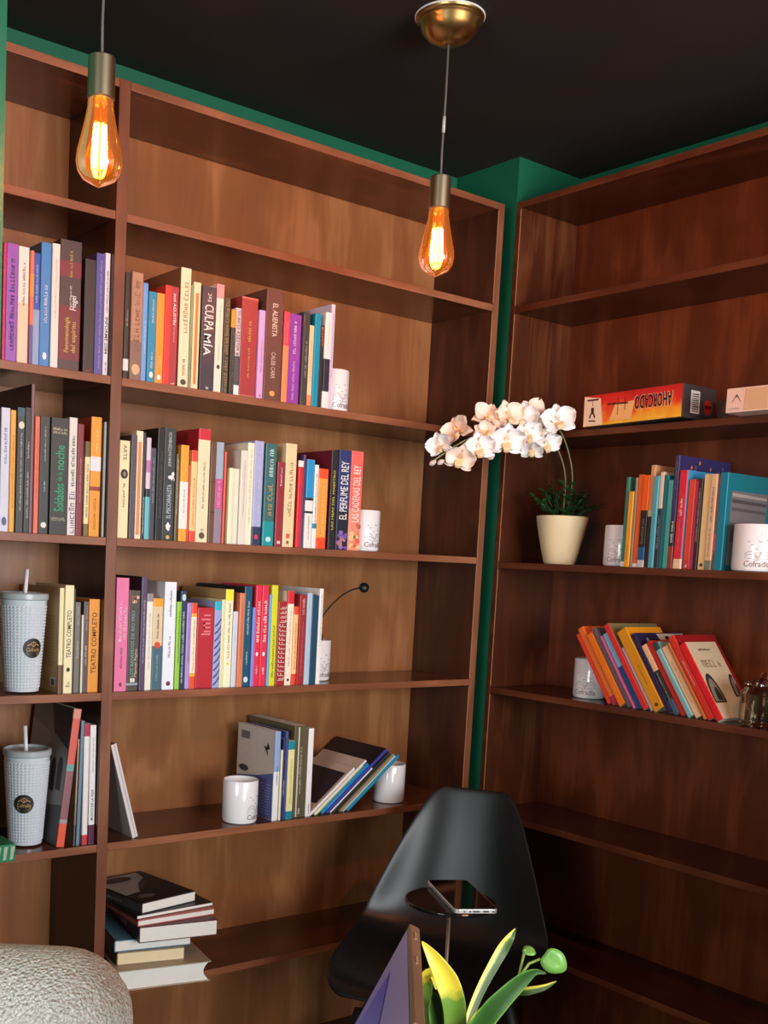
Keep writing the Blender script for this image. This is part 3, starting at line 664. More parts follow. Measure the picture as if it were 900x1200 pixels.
  (0.2178,0.0141,0.1859,0.0141,0.119,(248, 232, 205),'cream paperback with scarlet ends','scarlet ended',{'bands': [(0.88, 1, (232, 74, 52)), (0, 0.14, (232, 78, 46)), (0.14, 0.18, (245, 170, 60)), (0.84, 0.88, (245, 170, 60))], 'scr': [(0.2, 0.8, (220, 150, 80), 0.35)]}),
  (0.2332,0.0432,0.1765,0.0145,0.117,(186, 34, 50),'broad crimson hardback with fine print','crimson',{'scr': [(0.66, 0.94, (225, 120, 125), 0.7), (0.07, 0.09, (240, 225, 215), 0.5)]}),
  (0.277,0.0174,0.1904,0.0137,0.125,(162, 170, 214),'lavender book with zebra stripes and cyan cap','zebra striped',{'bands': [(0.9, 1, (48, 180, 206))], 'extra': 'zebra'}),
  (0.2948,0.0099,0.1947,0.0134,0.132,(228, 222, 176),'thin pale olive booklet','pale olive',{}),
  (0.305,0.0199,0.2175,0.0135,0.19,(250, 242, 206),'ivory book with lemon yellow cap','lemon capped',{'bands': [(0.885, 1, (246, 232, 62))], 'scr': [(0.3, 0.86, (130, 120, 100), 0.35)], 'cov': (180, 150, 100), 'extra': 'yellowdot'}),
  (0.3266,0.0128,0.1688,0.014,0.109,(206, 212, 226),'short pale grey booklet','pale grey',{'scr': [(0.3, 0.9, (235, 238, 245), 0.4)]}),
  (0.3398,0.0142,0.2102,0.0101,0.138,(216, 126, 86),'terracotta paperback','terracotta',{'scr': [(0.3, 0.9, (190, 95, 60), 0.3)]}),
  (0.3544,0.0208,0.2251,0.0136,0.2,(16, 82, 108),'tall petrol blue book with white lettering','petrol blue',{'tx': [('o', 0.04, 0.1, 0.7, (200, 225, 230), 'u', 0)], 'scr': [(0.52, 0.86, (215, 230, 235), 0.3), (0.22, 0.36, (200, 220, 230), 0.25)], 'cov': (20, 26, 34)}),
  (0.3769,0.0077,0.1784,0.0105,0.12,(132, 134, 216),'thin periwinkle booklet','periwinkle',{}),
  (0.385,0.0161,0.2284,0.0134,0.145,(226, 46, 76),'cherry red book with white stacked title','cherry red',{'tx': [('o', 0.3, 0.34, 0.5, (238, 235, 230), 'u', 0)], 'scr': [(0.44, 0.86, (238, 235, 230), 0.6), (0.12, 0.2, (238, 235, 230), 0.35)]}),
  (0.4016,0.018,0.2286,0.0123,0.148,(226, 46, 76),'second cherry red book with white stacked title','other cherry red',{'tx': [('o', 0.3, 0.34, 0.5, (238, 235, 230), 'u', 0)], 'scr': [(0.44, 0.86, (238, 235, 230), 0.6), (0.12, 0.2, (238, 235, 230), 0.35)]}),
  (0.4206,0.0067,0.2083,0.0094,0.133,(112, 172, 216),'thin light blue booklet','thin blue',{}),
  (0.4277,0.0172,0.2297,0.0112,0.148,(218, 218, 42),'acid yellow book with dark lettering','acid yellow',{'scr': [(0.08, 0.6, (70, 80, 30), 0.35)]}),
  (0.4469,0.0257,0.1932,0.0104,0.122,(166, 40, 42),'dark red book with white geometric lines','geometric red',{'cov': (238, 225, 190), 'extra': 'glyphs'}),
  (0.4731,0.019,0.2173,0.0123,0.142,(250, 230, 208),'cream book with red cap','red capped',{'bands': [(0.865, 1, (216, 44, 52))], 'scr': [(0.2, 0.8, (205, 180, 140), 0.3)], 'extra': 'darkdot'}),
  (0.4936,0.0134,0.1816,0.0133,0.121,(246, 200, 130),'orange cream booklet with red ends','short red ended',{'bands': [(0.9, 1, (232, 74, 40)), (0, 0.14, (226, 70, 40))], 'scr': [(0.2, 0.8, (220, 130, 70), 0.4)]}),
  (0.5074,0.0197,0.2099,0.0107,0.143,(162, 40, 46),'dark red book with pale lettering','dark red',{'scr': [(0.78, 0.96, (235, 210, 205), 0.4), (0.1, 0.7, (205, 140, 135), 0.25)]}),
  (0.5279,0.0151,0.2143,0.009,0.14,(176, 198, 217),'pale steel blue book','steel blue',{'scr': [(0.2, 0.9, (205, 220, 232), 0.35)]}),
  (0.5437,0.0198,0.2085,0.0109,0.137,(26, 72, 98),'plain deep teal book','deep teal',{}),
  (0.5638,0.0118,0.225,0.0098,0.152,(242, 236, 228),'slim tall white book at the row end','slim white',{'scr': [(0.4, 0.95, (170, 165, 160), 0.25)]}),
 ]),
 'H': ('L', -0.6357, 0, [
  (0.4559,0.0153,0.2102,0.0116,0.155,(236, 238, 240),'large book with pale cover, bird and blue lower half','bird covered',{'bands': [(0.55, 1, (142, 168, 208))], 'scr': [(0.4, 0.62, (90, 120, 180), 0.4)], 'cov': (204, 190, 178), 'extra': 'birdcover'}),
  (0.4729,0.0054,0.1664,0.0093,0.116,(238, 228, 200),'thin ivory booklet','thin ivory',{}),
  (0.4787,0.0078,0.1921,0.0097,0.15,(40, 48, 84),'slim navy book','slim navy',{'scr': [(0.3, 0.5, (200, 210, 225), 0.4)]}),
  (0.4869,0.0076,0.2088,0.0128,0.15,(72, 80, 150),'slim royal blue book','royal blue',{}),
  (0.4955,0.0181,0.1858,0.0114,0.124,(236, 226, 160),'pale yellow book with teal ends','teal ended',{'bands': [(0.89, 1, (20, 140, 150)), (0, 0.1, (15, 135, 155))], 'scr': [(0.2, 0.8, (190, 180, 110), 0.3)]}),
  (0.514,0.0406,0.2195,0.0157,0.19,(95, 86, 62),'thick olive brown book with pale line','olive brown',{'scr': [(0.26, 0.78, (190, 185, 160), 0.2), (0.04, 0.1, (238, 235, 230), 0.2)], 'extra': 'line'}),
  (0.5558,0.0155,0.2119,0.0147,0.139,(242, 240, 238),'tall white book beside the slanted pile','tall white',{'scr': [(0.03, 0.15, (90, 80, 90), 0.35)]}),
 ]),
 'J': ('R', -0.0088, 0, [
  (0.3735,0.0099,0.2098,0.0147,0.14,(68, 132, 114),'thin green book','thin green',{'bands': [(0, 0.06, (238, 235, 230))]}),
  (0.3854,0.0139,0.1761,0.0116,0.112,(242, 168, 42),'slim yellow booklet','slim yellow',{'scr': [(0.1, 0.3, (150, 95, 30), 0.3)]}),
  (0.3997,0.0062,0.2077,0.0132,0.138,(150, 128, 106),'thin taupe book','taupe',{}),
  (0.4063,0.0139,0.2144,0.0157,0.147,(236, 102, 42),'orange paperback','orange',{'bands': [(0, 0.04, (238, 235, 230))]}),
  (0.4208,0.0177,0.2124,0.0133,0.138,(244, 98, 24),'orange, black and blue banded paperback','banded orange',{'bands': [(0.08, 0.22, (34, 96, 146)), (0.22, 0.62, (40, 34, 32)), (0, 0.08, (200, 200, 200))], 'scr': [(0.26, 0.54, (150, 130, 110), 0.5)]}),
  (0.4389,0.0124,0.2352,0.0153,0.149,(216, 162, 112),'tall tan book','tall tan',{'bands': [(0, 0.5, (50, 46, 44)), (0.5, 0.56, (205, 205, 150))]}),
  (0.453,0.0133,0.2095,0.0098,0.139,(86, 168, 184),'pale turquoise book','pale turquoise',{}),
  (0.4667,0.0105,0.2186,0.0133,0.14,(228, 204, 172),'beige and black banded book','beige and black',{'bands': [(0, 0.62, (46, 50, 56))], 'scr': [(0.2, 0.55, (150, 150, 160), 0.6)]}),
  (0.478,0.0117,0.2108,0.0134,0.144,(20, 118, 130),'deep turquoise book','deep turquoise',{}),
  (0.4907,0.013,0.1992,0.0116,0.131,(78, 168, 156),'sea green book','sea green',{}),
  (0.5041,0.0122,0.2537,0.0106,0.2,(60, 54, 96),'tallest navy book with violet cover','tallest navy',{'bands': [(0.2, 0.42, (36, 33, 34)), (0.0, 0.2, (150, 60, 50))], 'scr': [(0.23, 0.42, (238, 235, 230), 0.75), (0.7, 0.95, (140, 135, 170), 0.3)], 'cov': (46, 42, 92), 'extra': 'sparks'}),
  (0.5187,0.0202,0.2202,0.011,0.16,(216, 46, 68),'red pink book with white script and blue cover','red pink',{'bands': [(0, 0.1, (235, 205, 170))], 'scr': [(0.54, 0.72, (238, 235, 230), 0.45), (0.2, 0.5, (240, 150, 150), 0.2)], 'cov': (62, 152, 202)}),
  (0.5407,0.0169,0.1992,0.0158,0.13,(222, 76, 50),'orange red book','orange red',{'bands': [(0, 0.1, (200, 50, 60))], 'scr': [(0.02, 0.08, (238, 235, 230), 0.5)]}),
  (0.5582,0.0082,0.1963,0.0157,0.135,(196, 56, 104),'thin magenta book','magenta',{}),
  (0.5667,0.0105,0.2003,0.0132,0.129,(52, 36, 32),'dark brown book with white print','dark brown',{'scr': [(0.3, 0.9, (215, 200, 185), 0.4)]}),
  (0.5785,0.0186,0.2095,0.0159,0.138,(238, 208, 148),'plain pale yellow book','pale yellow',{'tx': [('o', 0.03, 0.07, 0.5, (80, 70, 50), 'u', 0)]}),
  (0.5975,0.0159,0.2092,0.0119,0.136,(228, 188, 148),'peach book with dark lettering','peach',{'bands': [(0, 0.1, (120, 130, 110))], 'scr': [(0.5, 0.88, (80, 65, 60), 0.4), (0.14, 0.46, (150, 120, 100), 0.25)]}),
  (0.6138,0.0058,0.208,0.0159,0.137,(140, 100, 96),'thin dusty rose book','dusty rose',{'bands': [(0.2, 0.38, (226, 96, 140))]}),
  (0.6211,0.0189,0.2114,0.011,0.17,(14, 128, 154),'large teal book with photo cover','large teal',{'cov': (12, 112, 124), 'extra': 'photocover'}),
 ]),
 'Hlean': ('L', -0.6357, 0.9068, [
  (0.5671,0.007,0.1666,0.0123,0.16,(238, 236, 232),'white slanted book with a dark photo cover','photo covered',{'cov': (205, 185, 165), 'extra': 'photolean'}),
  (0.5791,0.0063,0.1953,0.0099,0.17,(235, 230, 222),'larger beige white slanted book','beige white',{'cov': (205, 185, 168)}),
  (0.5886,0.0042,0.1755,0.0134,0.135,(158, 206, 62),'thin lime slanted booklet','lime',{}),
  (0.6024,0.0098,0.1764,0.0121,0.135,(30, 132, 204),'bright blue slanted book','bright blue',{'scr': [(0.1, 0.5, (120, 200, 230), 0.4)]}),
  (0.6182,0.0084,0.2312,0.0111,0.2,(58, 62, 160),'long indigo slanted book','indigo',{'cov': (35, 30, 32)}),
  (0.6303,0.0056,0.1615,0.0145,0.135,(240, 238, 232),'white slanted booklet in the middle','white',{}),
  (0.645,0.0098,0.2127,0.0148,0.19,(40, 43, 38),'black slanted book','black',{'cov': (60, 48, 42)}),
  (0.6594,0.007,0.2091,0.0091,0.135,(150, 142, 112),'khaki slanted book','khaki',{}),
  (0.6693,0.0042,0.2049,0.0127,0.135,(242, 242, 240),'thin white slanted booklet','thin white',{}),
  (0.6817,0.0084,0.2008,0.0109,0.135,(20, 142, 178),'turquoise slanted book lowest of its pile','turquoise',{}),
 ]),
 'Klean': ('R', -0.3398, -0.6063, [
  (0.3678,0.0112,0.1918,0.0155,0.135,(232, 70, 44),'red orange slanted book leaning on the mug','red orange',{}),
  (0.3828,0.0168,0.2096,0.0145,0.17,(244, 120, 52),'tall orange slanted book','tall orange',{'bands': [(0, 0.1, (190, 50, 80))], 'scr': [(0.1, 0.6, (250, 190, 120), 0.2)]}),
  (0.4045,0.0187,0.1939,0.0107,0.135,(246, 124, 28),'bright orange slanted book','bright orange',{'scr': [(0.1, 0.5, (252, 190, 100), 0.2)]}),
  (0.4286,0.0112,0.2131,0.0109,0.18,(102, 90, 100),'grey mauve slanted book','grey mauve',{}),
  (0.4435,0.0056,0.1947,0.0101,0.135,(190, 90, 130),'thin pink slanted booklet','thin pink',{}),
  (0.4516,0.015,0.2002,0.0159,0.17,(24, 84, 144),'blue slanted book with pale blue upper half','blue',{'bands': [(0.55, 1, (132, 188, 218))], 'cov': (60, 40, 50)}),
  (0.4712,0.015,0.2269,0.0111,0.19,(220, 52, 50),'bright red slanted book','bright red',{'cov': (130, 120, 80)}),
  (0.4907,0.0075,0.1671,0.0133,0.135,(200, 160, 170),'thin lilac slanted booklet','thin lilac',{}),
  (0.5011,0.028,0.2113,0.0123,0.135,(228, 152, 28),'thick amber slanted book','amber',{'tx': [('o', 0.04, 0.08, 0.4, (90, 60, 20), 'u', 0)], 'scr': [(0.3, 0.55, (150, 95, 20), 0.2)]}),
  (0.5365,0.0131,0.2071,0.0135,0.19,(40, 36, 72),'navy slanted book with pale art on its cover','navy',{'cov': (42, 38, 80), 'extra': 'artcover'}),
  (0.5537,0.0131,0.1793,0.0132,0.135,(40, 42, 44),'black slanted book with peach top','peach topped',{'bands': [(0.62, 1, (240, 195, 150)), (0, 0.2, (60, 100, 125))], 'scr': [(0.2, 0.6, (190, 190, 180), 0.4)]}),
  (0.571,0.015,0.1894,0.0142,0.135,(206, 46, 40),'scarlet slanted book','scarlet',{}),
  (0.5905,0.0131,0.1893,0.0098,0.135,(140, 188, 188),'pale teal slanted book','pale teal',{'bands': [(0.9, 1, (40, 70, 80))], 'scr': [(0.1, 0.9, (170, 210, 210), 0.3)]}),
  (0.6078,0.0168,0.1801,0.0143,0.135,(246, 198, 152),'peach slanted book','peach',{'scr': [(0.2, 0.8, (215, 150, 105), 0.3)]}),
  (0.6295,0.0075,0.1928,0.0111,0.135,(196, 104, 52),'rust slanted book','rust',{}),
  (0.64,0.0168,0.2097,0.0127,0.16,(216, 54, 40),'vermilion slanted book with white lettering','vermilion',{'scr': [(0.4, 0.7, (245, 200, 190), 0.35)], 'cov': (150, 25, 30)}),
  (0.6617,0.0168,0.1929,0.0114,0.118,(222, 28, 38),'foremost red slanted book with two arched portraits','foremost red',{'cov': (206, 190, 158), 'extra': 'portraits'}),
 ]),
 'D': ('L', -0.6357, (0.1105, 0.0218, 0.0185, -0.0032, -0.0081), [
  (-0.0859,0.017,0.2856,0.012,0.19,(224, 104, 92),'big coral patterned book with a grey arch photo cover','coral patterned',{'bands': [(0, 0.17, (238, 100, 70)), (0.17, 0.2, (170, 160, 165)), (0.2, 0.55, (150, 105, 110)), (0.55, 0.6, (120, 170, 165)), (0.93, 1, (225, 150, 130))], 'cov': (70, 68, 70), 'extra': 'archcover'}),
  (-0.0488,0.0035,0.2225,0.012,0.12,(190, 160, 130),'thin tan booklet with dark foot','thin tan',{'bands': [(0, 0.2, (95, 95, 85)), (0.2, 0.4, (150, 130, 110))]}),
  (-0.0423,0.0077,0.26,0.012,0.15,(112, 142, 166),'thin steel blue book','thin steel blue',{}),
  (-0.0293,0.0123,0.2523,0.012,0.15,(242, 240, 238),'white book with red ends','red tipped',{'bands': [(0, 0.08, (205, 60, 70)), (0.9, 1, (185, 50, 75))]}),
  (-0.0147,0.0138,0.2497,0.012,0.15,(240, 240, 240),'white book with maroon foot and black lettering','maroon footed',{'bands': [(0, 0.16, (92, 40, 70))], 'tx': [('MUNCH DE LA VIDA', 0.2, 0.46, 0.4, (50, 50, 52), 'u', 0)], 'scr': [(0.6, 0.9, (150, 150, 150), 0.2)]}),
 ]),
 'Hleft': ('L', -0.6357, (-0.2792,), [
  (0.0898,0.0139,0.213,0.012,0.16,(225, 220, 214),'thin white hardback propped against the divider','propped white',{'cov': (206, 200, 196), 'extra': 'stripe3'}),
 ]),
}


ROWNAME = {'A': "top row of the narrow bay", 'B': "second row of the narrow bay", 'C': "third row of the narrow bay", 'D': "lowest row of the narrow bay",
           'E': "top row of the wide bay", 'F': "second row of the wide bay", 'G': "third row of the wide bay", 'H': "lowest row of the wide bay", 'Hlean': "slanted pile of the wide bay",
           'Hleft': '', 'J': "upright row right of the orchid", 'Klean': "slanted row on the right bookcase"}
GROUPS = {'A': 'books in the narrow bay, top row', 'B': 'books in the narrow bay, second row', 'C': 'books beside the upper tumbler', 'D': 'books beside the lower tumbler',
          'E': 'books in the wide bay, top row', 'F': 'books in the wide bay, second row', 'G': 'books in the wide bay, third row', 'H': 'upright books in the wide bay, lowest row',
          'Hlean': 'slanted books in the wide bay', 'J': 'upright books beside the orchid', 'Klean': 'slanted books on the right bookcase'}
XR = 1.147
def label_for(desc, prev, row):
    n = len(desc.split())
    if not row: return desc
    full = f"{desc}, right of the {prev} one, {row}" if prev else f"{desc}, first from left, {row}"
    if len(full.split()) > 16: full = f"{desc}, {row}"
    return full
for row, (side, zs, th, L) in ROWS.items():
    prev = None
    for i, (x, w, h, yf, d, col, desc, short, det) in enumerate(L):
        t = th[i] if isinstance(th, (tuple, list)) else th
        if isinstance(th, float) or isinstance(th, int): ang = th
        else: ang = t
        b = add_book(w, h, d, col, det, hard=('hardback' in desc))
        z = zs + (w * sin(ang) if ang > 0 else 0) + .0002
        if side == 'L':
            b.location = (x, yf, z); b.rotation_euler = (0, ang, 0)
        else:
            b.location = (XR + yf, -x, z); b.rotation_euler = (0, ang, -pi / 2)
        tag(b, label_for(desc, prev, ROWNAME[row]), 'book', GROUPS.get(row))
        prev = short

# books lying in a pile on the lowest shelf of the wide bay: corner, long edge, depth, thickness, turn
PILE = [
 # x, y, z, w, d, t, rot, cover, desc, cover detail
 (.0473, -.0133, -.9592, .215, .205, .045, -11.5, (176, 160, 138), 'thick taupe hardback with rounded page edge, lowest in the pile', 'hard'),
 (.0640, .0170, -.9140, .150, .19, .0283, -14, (150, 128, 98), 'cream paged paperback, second from the pile bottom', 'cream'),
 (.0604, .0230, -.8855, .172, .185, .0253, -12, (96, 138, 160), 'white paged book with blue back cover, third from the pile bottom', 'blue'),
 (.0983, -.0153, -.8600, .178, .21, .0352, -11, (92, 40, 48), 'thick maroon book with white lettering, middle of the pile', 'maroon'),
 (.0963, -.0107, -.8246, .189, .20, .0140, -2, (190, 100, 92), 'thin salmon pink book, under the thin black one in the pile', 'salmon'),
 (.0966, -.0055, -.8104, .195, .20, .0086, 1.5, (40, 38, 40), 'thin black book, second from the pile top', 'thin'),
 (.1105, -.0010, -.8016, .150, .195, .0240, 9, (66, 64, 62), 'grey spined book with dark photo cover, topmost of the pile', 'photo'),
]
for x, y, z, w, d, t, rot, col, desc, kind in PILE:
    g = G(); c = min(.0022, t * .16)
    hang = .004 if kind == 'hard' else 0
    g.box(0, w, 0, d, 0, c); g.box(0, w, 0, d, t - c, t); g.box(0, c, 0, d, 0, t)
    b = g.done('book', [book_mat(col)])
    n = 8; P = []
    for k in range(n + 1):
        q = k / n
        P.append((w - hang - (.012 * sin(pi * q) if kind == 'hard' else 0), c + (t - 2 * c) * q))
    V = [(p[0], yy, p[1]) for yy in (hang, d - hang) for p in P] + [(c, yy, zz) for yy in (hang, d - hang) for zz in (c, t - c)]
    m_ = n + 1; F = [tuple(range(m_)) + (2 * m_ + 1, 2 * m_), tuple(range(m_, 2 * m_))[::-1] + (2 * m_ + 2, 2 * m_ + 3)]
    F += [(k + 1, k, m_ + k, m_ + k + 1) for k in range(n)]
    F += [(0, 2 * m_, 2 * m_ + 2, m_), (n, m_ + n, 2 * m_ + 3, 2 * m_ + 1)]
    mesh('pages', V, F, plain('book_paper_warm', (240, 222, 182), .8) if kind == 'cream' else paper_w, b)
    def side_text(y0, y1, z0, cap, colr, nm='lettering'):
        g = G()
        for a0, a1, b0, b1 in glyph_rows(y1 - y0, cap, random.Random(3)):
            g.add([(-.0006, y1 - a0, z0 + b0), (-.0006, y1 - a1, z0 + b0), (-.0006, y1 - a1, z0 + b1), (-.0006, y1 - a0, z0 + b1)], [(0, 1, 2, 3)])
        g.done(nm, ink(colr), b)
    if kind == 'maroon':
        side_text(.08, .19, t * .3, t * .4, (235, 225, 222))
        G().box(-.0005, .001, .0, .035, .002, t - .002).done('spine_band', book_mat((40, 32, 60)), b)
    if kind == 'photo':
        side_text(.07, .17, t * .35, t * .22, (170, 168, 165))
        def top(pts, colr, e): mesh('cover_picture', [(px, py, t + e) for px, py in pts], [tuple(range(len(pts)))], ink(colr), b)
        top([(.001, .001), (w - .001, .001), (w - .001, d - .001), (.001, d - .001)], (24, 23, 24), .0004)
        top([(.004, .06), (.05, .07), (w * .55, .12), (w - .03, .15), (w - .02, d - .004), (.004, d - .004)], (158, 152, 146), .0007)
        top(ell(.055, .165, .04, .018), (32, 30, 30), .001)
        top(ell(.04, .035, .022, .012), (96, 90, 84), .001)
        top([(.05, .075), (w * .5, .09), (w * .75, .13), (w * .55, .12)], (60, 57, 55), .001)
    b.location = (x, y, z); b.rotation_euler = (0, 0, R(rot))
    tag(b, desc, 'book', 'books piled flat on the shelf')

# ------------------------------------------------------------------ mugs
def wrap(o_pts, r, ang0, e=.0006):
    return [((r + e) * cos(ang0 + a / r), (r + e) * sin(ang0 + a / r), z) for a, z in o_pts]
def stroke(pts, wd):
    """a thin ribbon along 2-D points"""
    V = []; n = len(pts)
    for i, p in enumerate(pts):
        a = Vector(pts[max(i - 1, 0)]); b = Vector(pts[min(i + 1, n - 1)])
        t = (b - a).normalized(); k = Vector((-t.y, t.x)) * wd / 2
        V += [(p[0] + k.x, p[1] + k.y), (p[0] - k.x, p[1] - k.y)]
    return V, [(2 * i, 2 * i + 1, 2 * i + 3, 2 * i + 2) for i in range(n - 1)]
def print_on(par, r, ang, items, colr, name):
    g = G()
    for V, F in items: g.add(wrap(V, r, ang), F)
    return g.done(name, ink(colr), par)
def place2(V, F, x, z, sx, sz):
    return [(x + p[0] * sx, z + p[1] * sz) for p in V], F
def arc(x0, z0, x1, z1, hgt, n=8):
    return [(x0 + (x1 - x0) * k / n, z0 + (z1 - z0) * k / n + hgt * sin(pi * k / n)) for k in range(n + 1)]
def fine_text(s, x, z, L, cap, parts=5):
    V, F, a = text_mesh(s)
    return place2(V, F, x, z, L, cap)
def mug(loc, face, label, r=.041, h=.099, handle=90, inkc=(120, 108, 110), holder=None):
    """face: heading in degrees of the printed side"""
    o = empty('mug', loc)
    pr = [(0, .003), (r * .8, .003), (r * .86, 0), (r - .002, .002), (r, .008), (r, h - .002), (r - .0012, h), (r - .0032, h - .001), (r - .0036, .012), (r * .8, .007), (0, .007)]
    autosmooth(G().lathe(pr, 48).done('body', porcelain, o))
    hp = [(r - .002, 0, h * .82), (r + .016, 0, h * .82), (r + .028, 0, h * .68), (r + .028, 0, h * .38), (r + .014, 0, h * .22), (r - .002, 0, h * .2)]
    hd = subsurf(G().tube(hp, .0055, 8).done('handle', porcelain, o, True), 1)
    hd.rotation_euler = (0, 0, R(handle))
    a = R(face)
    it = []
    it.append(stroke(arc(-.026, .036, 0, .030, .010), .0009)); it.append(stroke(arc(0, .030, .026, .036, .010), .0009))
    it.append(stroke(arc(-.026, .031, 0, .0265, .008), .0007)); it.append(stroke(arc(0, .0265, .026, .031, .008), .0007))
    it.append(stroke([(-.027, .0285), (-.012, .0275), (0, .0245), (.012, .0275), (.027, .0285)], .0007))
    for x, z, s in [(-.012, .055, 1), (.004, .062, 1.5), (-.003, .047, 1), (.012, .051, 1.2), (-.019, .062, .8), (.018, .066, .8), (.006, .040, 1)]:
        it.append(stroke(arc(x - .0028 * s, z + .001 * s, x, z, .0012 * s, 4), .0009)); it.append(stroke(arc(x, z, x + .0028 * s, z + .001 * s, .0012 * s, 4), .0009))
    print_on(o, r, a, it, inkc, 'book_emblem')
    print_on(o, r, a, [fine_text('Cofradía', -.0265, .0105, .053, .0125)], inkc, 'lettering')
    print_on(o, r, a, [stroke([(-.026, .0065), (.026, .0065)], .0008)], inkc, 'underline')
    tag(o, label, 'mug', 'white printed mugs on the shelves')
    return o
mug((.6150, .070, .3202), -86, 'white printed mug ending the top row of the wide bay')
mug((.7220, .055, .0002), -86, 'white printed mug beside the coral pink book, second row of the wide bay')
mug((.6178, .092, -.3171), -86, 'white printed mug holding the gooseneck reading lamp', handle=60)
mug((.387, .046, -.6355), -62, 'white mug in front of the bird covered book', handle=80)
mug((.862, .064, -.6355), -20, 'white mug propping up the slanted pile', handle=20)
PK = (150, 118, 106)
mug((XR + .07, -.3315, -.0086), -154, 'white printed mug between the orchid and the upright books', inkc=PK, handle=32)
mug((XR + .050, -.694, -.0086), -143, 'white printed mug in front of the large teal book', r=.047, h=.101, inkc=PK, handle=20)
mug((XR + .085, -.257, -.3396), -160, 'white printed mug behind the slanted row, right bookcase', inkc=PK, handle=28)

# clip-on reading lamp standing in its mug
o = tag(empty('reading_lamp', (.6178, .092, -.308)), 'black gooseneck reading lamp standing in a white mug', 'lamp')
bevel(G().box(-.018, .016, -.012, .012, 0, .085).box(-.006, .020, -.010, .010, .085, .104).done('clip', black_plastic, o), .004, 3)
P = []
for k in range(15):
    q = k / 14
    P.append((-.004 + .135 * q ** 1.25, -.01 * q, .1 + .118 * (1 - (1 - q) ** 1.7)))
G().tube(P, .0021, 8).done('gooseneck', black_plastic, o, True)
hd = G().lathe([(0, -.008), (.010, -.008), (.0125, -.003), (.0125, .003), (.009, .009), (0, .010)], 20).done('lamp_head', black_plastic, o, True)
hd.location = (.140, -.011, .219); hd.rotation_euler = (R(60), R(20), 0)

# ------------------------------------------------------------------ tumblers
def tumbler(loc, face, label, strawtilt):
    o = empty('tumbler', loc)
    r0, r1, h = .034, .0465, .198
    n = 72; rows = 60
    V = []; F = []
    for j in range(rows + 1):
        q = j / rows; rb = r0 + (r1 - r0) * q
        for i in range(n):
            st = .0013 if i % 2 and j % 2 and 2 < j < rows - 3 else 0
            a = 2 * pi * i / n
            V.append(((rb + st) * cos(a), (rb + st) * sin(a), .004 + (h - .014) * q))
    for j in range(rows):
        for i in range(n):
            F.append((j * n + i, j * n + (i + 1) % n, (j + 1) * n + (i + 1) % n, (j + 1) * n + i))
    V.append((0, 0, .002)); F += [(len(V) - 1, (i + 1) % n, i) for i in range(n)]
    mesh('cup', V, F, TUMB, o)
    G().lathe([(r1 + .0005, h - .012), (r1 + .0025, h - .010), (r1 + .0025, h), (r1 - .001, h + .002), (r1 - .004, h - .003), (.008, h - .004), (.006, h - .004), (0, h - .004)], 48).done('lid', plain('tumbler_lid', (176, 186, 190), .3), o, False)
    autosmooth(o.children[-1])
    s = G().tube([(0, 0, h - .1), (strawtilt * .5, 0, h), (strawtilt, .0, h + .048)], .0042, 12).done('straw', plain('straw_plastic', (232, 234, 236), .3), o, True)
    # round badge wrapped on the cup
    zc = .092; rb = (r0 + r1) / 2 + .0018; a = R(face)
    def w2(pts, e): return [((rb + e + (z - zc) * .06) * cos(a + x / rb), (rb + e + (z - zc) * .06) * sin(a + x / rb), z) for x, z in pts]
    g = G(); ring = [(0, zc)]
    for rr in (.007, .0135, .0195):
        ring += [(rr * cos(2 * pi * k / 28), zc + rr * sin(2 * pi * k / 28)) for k in range(28)]
    F = [(0, 1 + k, 1 + (k + 1) % 28) for k in range(28)]
    for q in (0, 28): F += [(1 + q + k, 29 + q + k, 29 + q + (k + 1) % 28, 1 + q + (k + 1) % 28) for k in range(28)]
    g.add(w2(ring, .0006), F); g.done('badge', ink((38, 34, 32)), o)
    g = G()
    for V2, F2 in [fine_text('Cofradía', -.014, zc - .0065, .028, .0075), stroke([(-.0135, zc - .0095), (.0135, zc - .0095)], .0018), stroke([(-.011, zc - .0125), (.011, zc - .0125)], .0012),
                   stroke(arc(-.012, zc + .0045, 0, zc + .0025, .004), .0016), stroke(arc(0, zc + .0025, .012, zc + .0045, .004), .0016), stroke([(-.006, zc + .0095), (0, zc + .013), (.006, zc + .0095)], .0014), stroke([(0, zc + .006), (0, zc + .011)], .0014)]:
        g.add(w2(V2, .0012), F2)
    g.done('badge_lettering', plain('gold_ink', (196, 160, 96), .4), o)
    return tag(o, label, 'tumbler', 'white studded tumblers with straws')
TUMB = plain('pearl_plastic', (214, 226, 236), .16, var=.02, coat=.5)
tumbler((-.152, .052, -.3171), -84, 'white studded tumbler with straw beside the tan book, upper of two', .006)
tumbler((-.128, .072, -.6355), -119, 'white studded tumbler with straw beside the grey arch cover, lower of two', -.006)
# small green patterned box overhanging the shelf at the left
o = bevel(G().box(-.05, .05, -.035, .035, 0, .034).done('card_box', plain('green_box_print', (30, 130, 88), .4, var=.5, scale=70)), .001)
o.location = (-.246, -.006, -.6355)
g = G()
for k in range(7): g.add([(-.046 + k * .014, -.0355, .004), (-.040 + k * .014, -.0355, .004), (-.036 + k * .014, -.0355, .03), (-.044 + k * .014, -.0355, .03)], [(0, 1, 2, 3)])
g.done('leaf_print', ink((170, 190, 165)), o)
tag(o, 'small green leaf patterned box at the left edge, below the lower tumbler', 'box')

